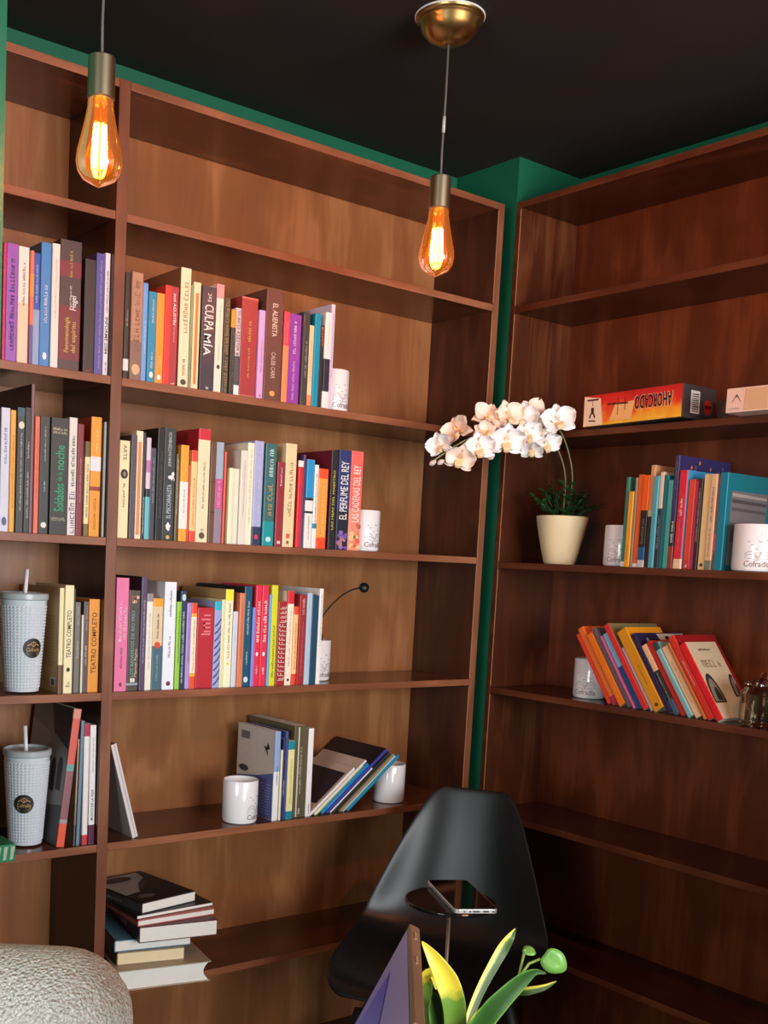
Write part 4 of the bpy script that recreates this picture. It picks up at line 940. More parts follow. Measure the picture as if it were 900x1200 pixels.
# ------------------------------------------------------------------ boxes on the right bookcase
def ramp_mat(name, stops, axis=2, scale=1, off=0, noise=.0):
    k = D.materials.new(name); k.use_nodes = True
    nt = k.node_tree; b = nt.nodes['Principled BSDF']; N = nt.nodes.new; L = nt.links.new
    tc = N('ShaderNodeTexCoord'); sp = N('ShaderNodeSeparateXYZ'); L(tc.outputs['Object'], sp.inputs[0])
    nz = N('ShaderNodeTexNoise'); nz.inputs['Scale'].default_value = 24; nz.inputs['Detail'].default_value = 2; L(tc.outputs['Object'], nz.inputs['Vector'])
    a = N('ShaderNodeMath'); a.operation = 'MULTIPLY_ADD'; a.inputs[1].default_value = scale; a.inputs[2].default_value = off - noise * .5
    L(sp.outputs[axis], a.inputs[0])
    c = N('ShaderNodeMath'); c.operation = 'MULTIPLY_ADD'; c.inputs[1].default_value = noise; L(nz.outputs['Fac'], c.inputs[0]); L(a.outputs[0], c.inputs[2])
    cr = N('ShaderNodeValToRGB'); e = cr.color_ramp.elements
    e[0].position = stops[0][0]; e[0].color = (*lin(stops[0][1]), 1); e[1].position = stops[-1][0]; e[1].color = (*lin(stops[-1][1]), 1)
    for p, q in stops[1:-1]:
        x = e.new(p); x.color = (*lin(q), 1)
    L(c.outputs[0], cr.inputs['Fac']); L(cr.outputs['Color'], b.inputs['Base Color']); b.inputs['Roughness'].default_value = .35
    return k
# hangman game: local x along the shelf towards the viewer, y into the shelf
o = bevel(G().box(0, .272, 0, .125, 0, .074).done('game_box', plain('box_grey', (64, 60, 58), .4)), .0012)
o.location = (1.124, -.264, .3192); o.rotation_euler = (0, R(-1.2), -pi / 2)
tag(o, 'red and orange flame printed game box lying upside down near the orchid', 'box')
FL = ramp_mat('flame_print', [(0, (250, 196, 60)), (.26, (246, 160, 40)), (.44, (242, 104, 40)), (.66, (222, 46, 36)), (1, (196, 34, 30))], 2, 13, .03, .9)
mesh('flame_panel', [(.002, -.0006, .001), (.270, -.0006, .001), (.270, -.0006, .073), (.002, -.0006, .073)], [(0, 1, 2, 3)], FL, o)
V, F, a_ = text_mesh('AHORCADO', .03)
mesh('title_outline', [(.2475 - x * .103, -.0011, .0605 - y * .034) for x, y in V], F, ink((250, 214, 170)), o)
V, F, a_ = text_mesh('AHORCADO', .02)
mesh('title', [(.246 - x * .100, -.0015, .059 - y * .031) for x, y in V], F, ink((30, 22, 20)), o)
mesh('cream_panel', [(.003, -.0009, .002), (.058, -.0009, .002), (.050, -.0009, .064), (.003, -.0009, .072)], [(0, 1, 2, 3)], ink((245, 222, 190)), o)
mesh('cream_flash', [(.078, -.0009, .010), (.138, -.0009, .008), (.146, -.0009, .050), (.092, -.0009, .046)], [(0, 1, 2, 3)], ink((246, 190, 120)), o)
g = G()
for V2, F2 in [stroke([(.012, .062), (.045, .062)], .004), stroke([(.028, .06), (.028, .048)], .0015), stroke(arc(.02, .02, .036, .02, .012), .004), stroke([(.028, .03), (.028, .044)], .008), stroke([(.018, .014), (.038, .012)], .003),
               stroke([(.10, .06), (.10, .02)], .0015), stroke([(.07, .048), (.128, .046)], .004), stroke([(.12, .06), (.12, .03)], .0015)]:
    g.add([(x, -.0014, z) for x, z in V2], F2)
g.done('hangman_drawing', ink((90, 30, 25)), o)
mesh('side_label', [(.2726, .028, .012), (.2726, .062, .012), (.2726, .062, .062), (.2726, .028, .062)], [(0, 1, 2, 3)], ink((235, 232, 226)), o)
g = G()
for k in range(9):
    z = .016 + k * .0046; g.add([(.2732, .033, z), (.2732, .057, z), (.2732, .057, z + .0018 + (k % 3) * .0007), (.2732, .033, z + .0018)], [(0, 1, 2, 3)])
g.done('barcode', ink((60, 58, 62)), o)
mesh('red_seal', [(.2728, .094 + .017 * cos(2 * pi * k / 20), .03 + .017 * sin(2 * pi * k / 20)) for k in range(20)], [tuple(range(20))], ink((170, 40, 34)), o)
mesh('seal_print', [(.2734, .082, .026), (.2734, .106, .026), (.2734, .106, .034), (.2734, .082, .034)], [(0, 1, 2, 3)], ink((90, 20, 18)), o)
o = bevel(G().box(0, .17, 0, .105, 0, .052).done('game_box', plain('black_box', (30, 26, 24), .4)), .001)
o.location = (1.235, -.548, .3192); o.rotation_euler = (0, 0, -pi / 2 + R(6))
G().box(.03, .16, -.0006, .001, .036, .046).done('print_strip', ink((170, 140, 105)), o)
G().box(.04, .15, -.0006, .001, .026, .031).done('print_strip', ink((110, 80, 60)), o)
tag(o, 'black flat box in shade between the flame printed box and the pink one', 'box')
o = bevel(G().box(0, .17, 0, .17, 0, .050).done('game_box', plain('pale_pink_box', (236, 206, 190), .45)), .001)
o.location = (1.092, -.662, .3192); o.rotation_euler = (0, 0, -pi / 2)
mesh('print_panel', [(.042, -.0007, .003), (.168, -.0007, .003), (.168, -.0007, .047), (.042, -.0007, .047)], [(0, 1, 2, 3)], ink((214, 178, 140)), o)
g = G()
for k in range(6): g.add(*[[(x, -.0008, z) for x, z in stroke(arc(.014 + .002 * k, .02 + .003 * k, .034 - .002 * k, .02 + .003 * k, .012 - .002 * k), .0012)[0]], stroke(arc(0, 0, 1, 0, .1), .0012)[1]])
g.add([(x, -.0008, z) for x, z in fine_text('memoria', .008, .006, .024, .004)[0]], fine_text('memoria', 0, 0, 1, 1)[1]) if False else None
for a0, a1, b0, b1 in glyph_rows(.024, .0035, random.Random(2)): g.add([(.008 + a0, -.0008, .006 + b0), (.008 + a1, -.0008, .006 + b0), (.008 + a1, -.0008, .006 + b1), (.008 + a0, -.0008, .006 + b1)], [(0, 1, 2, 3)])
g.done('drawing', ink((176, 138, 128)), o)
tag(o, 'pale pink box overhanging the shelf at the right edge', 'box')

# ribbed glass jar
o = tag(empty('glass_jar', (1.147 + .060, -.735, -.3396)), 'clear ribbed glass jar with knobbed lid right of the slanted row', 'jar')
JG = glass('clear_glass', (232, 226, 218), .25, blend=.16)
n = 48; V = []; F = []
prof = [(.0, .003), (.040, .003), (.045, .010), (.0455, .070), (.040, .078), (.036, .084), (.0345, .084), (.038, .077), (.0425, .069), (.042, .012), (.0, .008)]
for j, (r, z) in enumerate(prof):
    for i in range(n):
        rr = r + (.0018 * (1 if i % 3 == 0 else -.4) if j in (2, 3) else 0)
        V.append((rr * cos(2 * pi * i / n), rr * sin(2 * pi * i / n), z))
for j in range(len(prof) - 1):
    for i in range(n): F.append((j * n + i, j * n + (i + 1) % n, (j + 1) * n + (i + 1) % n, (j + 1) * n + i))
mesh('jar_body', V, F, JG, o)
autosmooth(G().lathe([(0, .086), (.030, .086), (.038, .089), (.038, .093), (.030, .098), (.010, .100), (.006, .104), (.009, .110), (.006, .115), (0, .116)], 32).done('lid', JG, o))

# ------------------------------------------------------------------ potted orchid
o = tag(empty('potted_orchid', (1.222, -.140, -.0086)), 'white orchid arching from a cream pot with dark green foliage', 'plant')
pot_m = plain('cream_ceramic', (240, 222, 178), .35, var=.02)
autosmooth(G().lathe([(0, .0), (.036, .0), (.040, .004), (.048, .035), (.057, .075), (.064, .110), (.0655, .120), (.0645, .122), (.061, .120), (.056, .08), (0, .078)], 48).done('pot', pot_m, o))
soil = G(); rs = random.Random(4)
def soil_f(u, v):
    r = .0605 * v; a = 2 * pi * u
    return (r * cos(a), r * sin(a), .114 + .004 * sin(a * 3 + v * 9) * v + .003 * cos(v * 17))
subsurf(soil.grid(soil_f, 25, 7).done('moss', plain('dark_moss', (40, 42, 28), .9, var=.4, scale=120), o, True), 1)
st = G()
for k in range(34):
    a = rs.uniform(0, 2 * pi); r = rs.uniform(.03, .058); st.lathe([(0, .004), (.003, .003), (.0042, 0), (.003, -.003), (0, -.004)], 7, (r * cos(a), r * sin(a), .118))
p_ = st.done('pebbles', plain('pebble', (120, 112, 98), .6), o, True); p_['kind'] = 'stuff'
leaf_m = plain('plant_leaf_dark', (38, 78, 38), .4, var=.35, scale=60)
def leaf_data(L, W, bend):
    g = G()
    g.grid(lambda u, v: ((u - .5) * W * sin(pi * min(v * .94 + .05, 1)) ** .7, L * v, -bend * v * v + .25 * W * abs(u - .5) * 2 * .5), 3, 6)
    return g
l0 = leaf_data(.026, .014, .004).done('leaf', leaf_m, o, True)
subsurf(l0, 1)
first = True
sprig = G()
for k in range(22):
    a = 2 * pi * k / 22 + rs.uniform(-.3, .3); el = rs.uniform(.3, 1.35); Ls = rs.uniform(.055, .10)
    base = Vector((.014 * cos(a), .014 * sin(a), .112))
    dr = Vector((cos(a) * cos(el), sin(a) * cos(el), sin(el)))
    tip = base + dr * Ls + Vector((0, 0, .004))
    sprig.tube([base, (base + tip) / 2 + Vector((0, 0, .004)), tip], .0013, 5)
    for q in range(7):
        f = .3 + .7 * q / 6
        l = l0 if first else l0.copy()
        if not first: COL.objects.link(l); l.parent = o
        first = False
        pos = base.lerp(tip, f)
        yaw = a - pi / 2 + (1 if q % 2 else -1) * rs.uniform(.5, 1.2)
        l.location = pos; l.rotation_euler = (rs.uniform(.1, .8), rs.uniform(-.5, .5), yaw)
        l.scale = [rs.uniform(.75, 1.1)] * 3
sprig.done('sprig', leaf_m, o, True)
# stems: points relative to the pot
PO = Vector(o.location)
stem_m = plain('orchid_stem', (150, 150, 110), .5, var=.15)
def rel(x, y, z): return Vector((x, y, z)) - PO
s1 = [rel(1.222, -.140, .10), rel(1.219, -.145, .20), rel(1.155, -.175, .262), rel(1.085, -.190, .297), rel(1.00, -.185, .318), rel(.92, -.175, .300), rel(.83, -.175, .268), rel(.765, -.172, .232), rel(.728, -.17, .208)]
s2 = [rel(1.226, -.150, .10), rel(1.215, -.170, .20), rel(1.165, -.195, .262), rel(1.105, -.215, .310), rel(1.06, -.22, .332)]
def smooth_path(P, n=5):
    out = []
    for i in range(len(P) - 1):
        p0 = P[max(i - 1, 0)]; p1 = P[i]; p2 = P[i + 1]; p3 = P[min(i + 2, len(P) - 1)]
        for k in range(n):
            t = k / n
            out.append(.5 * ((2 * p1) + (p2 - p0) * t + (2 * p0 - 5 * p1 + 4 * p2 - p3) * t * t + (3 * p1 - p0 - 3 * p2 + p3) * t ** 3))
    return out + [P[-1]]
G().tube(smooth_path(s1), .0019, 7).done('stem', stem_m, o, True)
G().tube(smooth_path(s2), .0017, 7).done('stem', stem_m, o, True)
def petal_mat(name, c0, c1):
    return ramp_mat(name, [(0, c1), (.3, c0), (1, c0)], 1, 26, 0, .25)
pet_w = petal_mat('petal_white', (250, 247, 246), (252, 232, 206))
pet_p = petal_mat('petal_bulb_tint', (252, 230, 212), (246, 196, 146))  # white petals with the bulb's warm light put into the colour
lip_m = plain('orchid_lip', (242, 204, 150), .5, var=.2, scale=120)
def petal_geo(L, W, cup, nm, mat):
    g = G()
    def f(u, v):
        s = (u - .5) * 2
        wv = W * (sin(pi * (v * .93 + .05)) ** .75)
        return (s * wv * .5, L * v, cup * (v - .5) ** 2 * 3 + .18 * W * s * s - .002 * sin(6 * s + 5 * v))
    g.grid(f, 7, 7)
    ob = g.done(nm, mat, None, True)
    return ob
protos = {}
for key, mt in (('w', pet_w), ('p', pet_p)):
    a_ = petal_geo(.033, .036, .004, 'petal', mt); b_ = petal_geo(.031, .021, -.004, 'sepal', mt)
    protos[key] = (a_.data, b_.data); D.objects.remove(a_); D.objects.remove(b_)
lipg = G().grid(lambda u, v: ((u - .5) * .016 * (1 - .5 * v), -.016 * v, .004 + .012 * sin(v * 2.4) - .03 * (u - .5) ** 2 * 8 * .02), 5, 5)
lip_o = lipg.done('lip', lip_m, None, True); lipd = lip_o.data; D.objects.remove(lip_o)
def flower(x, y, z, size, heading, pitch, roll, kind):
    """heading: compass direction (degrees from +x) the face looks to"""
    f = empty('flower'); f.parent = o
    n = Vector((cos(R(heading)) * cos(R(pitch)), sin(R(heading)) * cos(R(pitch)), sin(R(pitch))))
    q = n.to_track_quat('Z', 'Y') @ Matrix.Rotation(R(roll), 3, 'Z').to_quaternion()
    f.location = rel(x, y, z); f.rotation_mode = 'QUATERNION'; f.rotation_quaternion = q; f.scale = (size * 1.24,) * 3
    pa, pb = protos[kind]
    for k, (ang, dat, nm, tilt, zz) in enumerate([(90, pb, 'sepal', .2, -.001), (210, pb, 'sepal', .25, -.001), (330, pb, 'sepal', .2, -.001), (20, pa, 'petal', .18, .0015), (160, pa, 'petal', .18, .002)]):
        c = D.objects.new(nm, dat); COL.objects.link(c); c.parent = f
        c.matrix_local = Matrix.Translation((0, 0, zz)) @ Matrix.Rotation(R(ang - 90), 4, 'Z') @ Matrix.Rotation(tilt + random.uniform(-.12, .15), 4, 'X')
    c = D.objects.new('lip', lipd); COL.objects.link(c); c.parent = f
FLW = [(.752, -.17, .246, .85, 200, -5, 20, 'w'), (.803, -.180, .222, 1.0, 225, -20, -15, 'p'), (.808, -.168, .284, 1.0, 190, 10, 30, 'p'), (.858, -.185, .249, 1.05, 230, -10, 10, 'w'),
       (.897, -.170, .322, 1.05, 240, 25, -20, 'p'), (.944, -.185, .330, 1.05, 250, 10, 15, 'p'), (.930, -.200, .272, 1.2, 238, -15, 0, 'w'), (.990, -.190, .330, 1.1, 225, 15, -10, 'w'),
       (1.045, -.175, .350, 1.0, 255, 30, 40, 'p'), (.992, -.205, .292, 1.05, 240, -5, 25, 'w'), (1.056, -.195, .316, 1.15, 228, 5, -5, 'w'), (1.062, -.205, .279, 1.0, 245, -20, 20, 'w'),
       (1.024, -.200, .262, .8, 215, -30, 0, 'w'), (1.083, -.222, .331, 1.15, 232, 10, 12, 'w'), (.872, -.190, .286, .8, 215, 0, 60, 'p')]
for a_ in FLW: flower(*a_)
bud_m = plain('orchid_bud', (214, 200, 190), .5)
for x, y, z in [(.728, -.17, .205), (.748, -.175, .208), (.895, -.19, .232)]:
    b_ = G().lathe([(0, -.009), (.005, -.005), (.0065, .001), (.004, .007), (0, .010)], 12).done('bud', bud_m, o, True); b_.location = rel(x, y, z); b_.rotation_euler = (.6, .8, 0)

# ------------------------------------------------------------------ pendant lamps
FIL = 260.0
amber = amber_glass()
fil_m = emit('glowing_filament', (255, 176, 92), FIL)
cord_m = plain('grey_cord', (98, 92, 90), .6)
def pendant(x, y, ztop, label, watt=1.3):
    o = empty('pendant_lamp', (x, y, CEIL))
    l = D.lights.new('bulb_light', 'POINT'); l.energy = watt; l.color = (1, .5, .2); l.shadow_soft_size = .012
    lo = D.objects.new('bulb_light', l); COL.objects.link(lo); lo.parent = o; lo.location = (0, 0, ztop - CEIL - .112)
    zt = ztop - CEIL            # top of the glass bulb
    autosmooth(G().lathe([(0, 0), (.064, 0), (.066, -.003), (.065, -.007), (.060, -.009), (.060, -.013), (.0575, -.016), (.054, -.026), (.044, -.038), (.030, -.046), (.012, -.049), (.008, -.053), (0, -.053)], 48).done('canopy', brass, o))
    autosmooth(G().lathe([(.0662, -.0005), (.0675, -.0015), (.0675, -.003), (.0655, -.004)], 48).done('canopy_rim', white_trim, o))
    sz = zt + .062
    L = sz + .05
    G().tube([(0, 0, -.05), (.0015, .001, -.05 + L * .4), (-.001, 0, -.05 + L * .8), (0, 0, sz)], .0022, 8).done('cord', cord_m, o, True)
    G().tube([(0, 0, -.05 + L * .54), (0, 0, -.05 + L * .66)], .0033, 10).done('cord_sleeve', plain('clear_sleeve', (190, 186, 184), .3), o, True)
    autosmooth(G().lathe([(0, sz + .002), (.019, sz + .002), (.0205, sz), (.0205, zt + .004), (.018, zt + .002), (0, zt + .002)], 36).done('socket', plain('brushed_nickel', (190, 172, 140), .36, 1, var=.05), o))
    pr = [(.0175, .004), (.0195, -.002), (.0195, -.008), (.0225, -.025), (.028, -.050), (.0335, -.074), (.0350, -.088), (.0325, -.102), (.025, -.113), (.012, -.120), (.004, -.1235), (0, -.126)]
    autosmooth(G().lathe([(r, zt + z) for r, z in pr], 40).done('glass_bulb', amber, o))
    g = G()
    for k in range(8):
        a = 2 * pi * k / 8
        r0, r1 = .0085, .0105
        g.tube([(r0 * cos(a), r0 * sin(a), zt - .034), (r1 * cos(a), r1 * sin(a), zt - .065), (r1 * cos(a), r1 * sin(a), zt - .096)], .0016, 6)
    g.done('filament', fil_m, o)
    g = G().tube([(0, 0, zt), (0, 0, zt - .03), (0, 0, zt - .1)], .0016, 6)
    for k in range(8):
        a = 2 * pi * k / 8
        g.tube([(0, 0, zt - .03), (.0085 * cos(a), .0085 * sin(a), zt - .034)], .0006, 4); g.tube([(0, 0, zt - .1), (.0105 * cos(a), .0105 * sin(a), zt - .097)], .0006, 4)
    g.done('filament_support', plain('filament_wire', (150, 110, 60), .4, .8), o)
    return tag(o, label, 'lamp', 'amber filament pendant lamps')

pendant(.499, -.388, .661, 'amber filament pendant lamp with brass ceiling cup, in front of the wide bay')
pendant(-.259, -.445, .645, 'amber filament pendant lamp hanging in front of the narrow bay, left')
pendant(.52, -1.38, .655, 'added amber filament pendant lamp warming the right bookcase, outside the picture', 22)  # unseen third lamp, added to throw warm light on the right bookcase

# ------------------------------------------------------------------ black shell chair
ch = tag(empty('shell_chair', (.642, -.368, FLOOR), (0, 0, R(-148.32) - pi / 2)), 'black moulded shell chair in the corner before both bookcases', 'chair')
prof = [(.235, .415), (.222, .432), (.17, .438), (.08, .430), (-.02, .420), (-.12, .420), (-.185, .447), (-.222, .51), (-.248, .61), (-.272, .71), (-.290, .78), (-.298, .812), (-.302, .825)]
hw = [.165, .195, .215, .228, .234, .235, .231, .217, .186, .150, .120, .100, .076]
wr = [.0, .006, .02, .035, .045, .055, .07, .075, .062, .042, .024, .014, .006]
V = []; n = 13
for i, (py, pz) in enumerate(prof):
    a = prof[max(i - 1, 0)]; b = prof[min(i + 1, len(prof) - 1)]
    t = Vector((b[0] - a[0], b[1] - a[1])).normalized()
    nr = Vector((0, 1)) if i < 5 else Vector((t.y, -t.x))
    for j in range(n):
        q = -1 + 2 * j / (n - 1); dd = wr[i] * abs(q) ** 2.6
        V.append((-hw[i] * q * .94, (py + nr.x * dd) * .94, (pz + nr.y * dd) * .8836 + .0799))
F = [(i * n + j, i * n + j + 1, (i + 1) * n + j + 1, (i + 1) * n + j) for i in range(len(prof) - 1) for j in range(n - 1)]
sh = mesh('seat_shell', V, F, shell_m, ch, True)
solid(sh, .006, 0); subsurf(sh, 2)
for sx in (-1, 1):
    for sy in (-1, 1):
        G().tube([(sx * .13, sy * .12, .385), (sx * .215, sy * .205, .0)], [.016, .010], 12).done('leg', plain('black_leg', (26, 23, 21), .5, var=.1, scale=30), ch, True)
g = G()
for a, b in [((-.17, -.16, .2), (.17, .16, .2)), ((.17, -.16, .2), (-.17, .16, .2)), ((-.14, -.13, .36), (.14, -.13, .36)), ((-.14, .13, .36), (.14, .13, .36))]: g.tube([a, b], .004, 8)
g.done('brace', black_plastic, ch, True)
g = G()
for sx in (-1, 1):
    for sy in (-1, 1): g.tube([(sx * .13, sy * .12, .375), (sx * .11, sy * .10, .405)], .01, 8)
g.done('mount', black_plastic, ch, True)

# ------------------------------------------------------------------ little disc table with a phone
o = tag(empty('drink_table', (.335, -.694, FLOOR)), 'small black round drink table on a thin chrome pole before the chair', 'table')
bevel(G().lathe([(0, .744), (.078, .744), (.080, .746), (.080, .749), (.078, .751), (0, .751)], 48).done('table_top', plain('black_lacquer', (16, 15, 15), .15, var=.05), o), .0005)
G().tube([(0, 0, .008), (0, 0, .744)], .0034, 12).done('pole', plain('warm_chrome', (210, 176, 150), .38, 1), o, True)
autosmooth(G().lathe([(.0045, .744), (.013, .744), (.011, .738), (.0045, .734)], 20).done('collar', chrome, o))
autosmooth(G().lathe([(0, 0), (.12, 0), (.12, .004), (.02, .010), (0, .012)], 40).done('base', black_plastic, o))
# phone
ph = empty('phone', (.357, -.698, FLOOR + .7513), (0, 0, R(-28)))
def rrect(x, y, r, n=5):
    P = []
    for cx, cy, a0 in ((x - r, y - r, 0), (-x + r, y - r, 90), (-x + r, -y + r, 180), (x - r, -y + r, 270)):
        P += [(cx + r * cos(R(a0 + 90 * k / n)), cy + r * sin(R(a0 + 90 * k / n))) for k in range(n + 1)]
    return P
def slab(name, P, z0, z1, mat, par, bv=.0):
    n = len(P); V = [(x, y, z0) for x, y in P] + [(x, y, z1) for x, y in P]
    F = [tuple(range(n))[::-1], tuple(range(n, 2 * n))] + [(k, (k + 1) % n, n + (k + 1) % n, n + k) for k in range(n)]
    ob = mesh(name, V, F, mat, par)
    if bv: bevel(ob, bv, 2)
    return ob
slab('frame', rrect(.0385, .086, .008), .0005, .0082, plain('silver_frame', (215, 212, 208), .25, .7), ph, .0012)
slab('screen', rrect(.0365, .084, .007), .0082, .0088, plain('black_screen', (10, 9, 9), .05), ph)
g = G()
for x0, x1 in ((-.006, .006), (.012, .022), (-.022, -.019), (-.012, -.009), (.028, .031)): g.box(x0, x1, -.0864, -.0855, .003, .0058)
g.done('ports', black_plastic, ph)
tag(ph, 'silver edged phone lying screen up on the black disc table', 'phone')

# ------------------------------------------------------------------ foreground: side table, snake plant, tablet
TZ = -.655
o = tag(empty('side_table', (-.40, -1.40, FLOOR)), 'low round black side table under the snake plant, below the picture edge', 'table')
hT = TZ - FLOOR
bevel(G().lathe([(0, hT - .025), (.24, hT - .025), (.25, hT - .02), (.25, hT - .004), (.246, hT), (0, hT)], 56).done('table_top', plain('dark_table_top', (28, 24, 22), .4), o), .001)
G().tube([(0, 0, .02), (0, 0, hT - .025)], .025, 16).done('pedestal', black_plastic, o, True)
autosmooth(G().lathe([(0, 0), (.18, 0), (.18, .008), (.03, .022), (0, .024)], 40).done('base', black_plastic, o))
sp = tag(empty('snake_plant', (-.236, -1.318, TZ)), 'potted snake plant with yellow edged leaves in bright light, bottom of picture', 'plant')
autosmooth(G().lathe([(0, 0), (.042, 0), (.046, .004), (.056, .098), (.056, .102), (.052, .102), (.050, .09), (0, .088)], 40).done('pot', plain('grey_pot', (120, 118, 112), .6), sp))
G().grid(lambda u, v: (.05 * v * cos(2 * pi * u), .05 * v * sin(2 * pi * u), .092 + .003 * sin(9 * v + 5 * u)), 25, 5).done('soil', plain('soil', (52, 40, 30), .95, var=.4, scale=200), sp, True)
def blade_mat(name, green_, yellow, wide):
    k = D.materials.new(name); k.use_nodes = True
    nt = k.node_tree; b = nt.nodes['Principled BSDF']; N = nt.nodes.new; L = nt.links.new
    at = N('ShaderNodeAttribute'); at.attribute_name = 'side'
    nz = N('ShaderNodeTexNoise'); nz.inputs['Scale'].default_value = 70; nz.inputs['Detail'].default_value = 4
    tc = N('ShaderNodeTexCoord'); L(tc.outputs['Object'], nz.inputs['Vector'])
    ad = N('ShaderNodeMath'); ad.operation = 'MULTIPLY_ADD'; ad.inputs[1].default_value = .3; L(nz.outputs['Fac'], ad.inputs[0]); L(at.outputs['Fac'], ad.inputs[2])
    cr = N('ShaderNodeValToRGB'); e = cr.color_ramp.elements
    e[0].position = wide; e[0].color = (*lin(green_), 1); e[1].position = min(wide + .12, 1); e[1].color = (*lin(yellow), 1)
    d_ = e.new(max(wide - .35, 0)); d_.color = (*[v * .55 for v in lin(green_)], 1)
    L(ad.outputs[0], cr.inputs['Fac']); L(cr.outputs['Color'], b.inputs['Base Color']); b.inputs['Roughness'].default_value = .38
    b.inputs['Subsurface Weight'].default_value = 0
    return k
bl1 = blade_mat('blade_yellow', (104, 140, 48), (226, 206, 62), .66)
bl2 = blade_mat('blade_green', (62, 112, 44), (116, 160, 76), .86)
bl3 = blade_mat('blade_olive', (84, 116, 56), (222, 204, 84), .72)
def blade(pts, wid, nrm, mat, name='leaf'):
    """pts: path (world), wid: half widths, nrm: facing direction"""
    P = smooth_path([Vector(p) - Vector(sp.location) for p in pts], 5)
    n = len(P); V = []; A = []
    for i, p in enumerate(P):
        f = i / (n - 1) * (len(wid) - 1); a = int(min(f, len(wid) - 2)); w = wid[a] + (wid[a + 1] - wid[a]) * (f - a)
        t = (P[min(i + 1, n - 1)] - P[max(i - 1, 0)]).normalized()
        s = t.cross(Vector(nrm)).normalized(); nn = s.cross(t)
        for q in (-1, -.55, 0, .55, 1):
            V.append(p + s * w * q + nn * w * .35 * q * q); A.append({'blade_yellow': f / (len(wid) - 1) * 1.15, 'blade_green': abs(q) * .8, 'blade_olive': (1 - q) / 2}[mat.name.split('.')[0]])
    F = [(i * 5 + j, i * 5 + j + 1, (i + 1) * 5 + j + 1, (i + 1) * 5 + j) for i in range(n - 1) for j in range(4)]
    ob = mesh(name, V, F, mat, sp, True)
    at = ob.data.attributes.new('side', 'FLOAT', 'POINT')
    for i, v in enumerate(A): at.data[i].value = v
    solid(ob, .0012, 0); subsurf(ob, 1)
    return ob
blade([(-0.2595, -1.294, -0.5244), (-0.2659, -1.2973, -0.488), (-0.2737, -1.2998, -0.4531), (-0.2828, -1.2962, -0.4283), (-0.2958, -1.29, -0.4056), (-0.3042, -1.2821, -0.3912)], [0.0076, 0.011, 0.0118, 0.0118, 0.0068, 0.0005], (-0.591, -0.801, 0.099), bl1)
blade([(-0.2405, -1.2842, -0.533), (-0.2275, -1.2767, -0.4963), (-0.2134, -1.2721, -0.4755), (-0.1955, -1.2699, -0.4522), (-0.1745, -1.2697, -0.4265), (-0.1595, -1.267, -0.416), (-0.1549, -1.2693, -0.4067)], [0.0042, 0.0042, 0.0051, 0.0059, 0.0068, 0.0046, 0.0004], (-0.591, -0.801, 0.099), bl3)
blade([(-0.2584, -1.3067, -0.5194), (-0.2596, -1.3145, -0.488), (-0.2541, -1.3222, -0.4672), (-0.2473, -1.3312, -0.4489), (-0.2319, -1.3457, -0.4238), (-0.2242, -1.3562, -0.4123), (-0.2188, -1.3663, -0.4116)], [0.0093, 0.0101, 0.011, 0.0106, 0.0076, 0.0034, 0.0003], (-0.591, -0.801, 0.099), bl2)
blade([(-0.219, -1.2869, -0.528), (-0.2075, -1.29, -0.4839), (-0.1907, -1.2994, -0.4603), (-0.1842, -1.3158, -0.4531), (-0.1747, -1.3283, -0.4471), (-0.168, -1.3385, -0.4386)], [0.0042, 0.0042, 0.0046, 0.0046, 0.0034, 0.0003], (-0.591, -0.801, 0.099), bl3)
blade([(-0.2546, -1.2495, -0.5392), (-0.2543, -1.2438, -0.4909), (-0.2544, -1.2403, -0.4629), (-0.2547, -1.2443, -0.4468), (-0.2532, -1.2516, -0.4465), (-0.2556, -1.2576, -0.4584)], [0.0059, 0.0068, 0.0076, 0.0076, 0.0051, 0.0008], (-0.591, -0.801, 0.099), bl1)
blade([(-0.2643, -1.2787, -0.5295), (-0.2718, -1.2804, -0.487), (-0.2762, -1.2805, -0.4639), (-0.2786, -1.2829, -0.4476)], [0.0076, 0.0093, 0.0093, 0.0059], (-0.591, -0.801, 0.099), bl2)
blade([(-0.251, -1.2879, -0.5245), (-0.247, -1.2931, -0.4921), (-0.2398, -1.3019, -0.4699), (-0.2336, -1.311, -0.4564)], [0.0034, 0.0034, 0.0025, 0.0004], (-0.591, -0.801, 0.099), bl1)
pst = plain('pothos_stem', (150, 170, 80), .5)
for pp in ([(-0.2335, -1.3001, -0.5192), (-0.2263, -1.3219, -0.4505), (-0.2286, -1.3414, -0.4199), (-0.2287, -1.3452, -0.4006), (-0.231, -1.3486, -0.3915)], [(-0.2335, -1.3001, -0.5192), (-0.2323, -1.329, -0.4424), (-0.2311, -1.3456, -0.418), (-0.228, -1.3524, -0.4044), (-0.2231, -1.3614, -0.3981)]):
    G().tube([Vector(p) - Vector(sp.location) for p in pp], .0013, 7).done('stem', pst, sp, True)
pl_m = plain('pothos_leaf', (100, 146, 66), .35, var=.2, scale=90)
def heart(c, r, up, nrm):
    c = Vector(c) - Vector(sp.location); n_ = Vector(nrm).normalized(); u_ = Vector(up); u_ = (u_ - n_ * u_.dot(n_)).normalized(); s_ = u_.cross(n_)
    g = G(); V = [c]; 
    for rr in (.5, 1):
        for k in range(24):
            a = 2 * pi * k / 24; q = 1 + .22 * max(0, cos(a)) ** 6 - .22 * max(0, -cos(a)) ** 8
            V.append(c + (u_ * cos(a) * q + s_ * sin(a) * .92) * r * rr + n_ * (-.10 * r * rr * rr + .12 * r * abs(sin(a)) * rr))
    F = [(0, 1 + k, 1 + (k + 1) % 24) for k in range(24)] + [(1 + k, 25 + k, 25 + (k + 1) % 24, 1 + (k + 1) % 24) for k in range(24)]
    ob = g.add(V, F).done('leaf', pl_m, sp, True); solid(ob, .0008, 0)
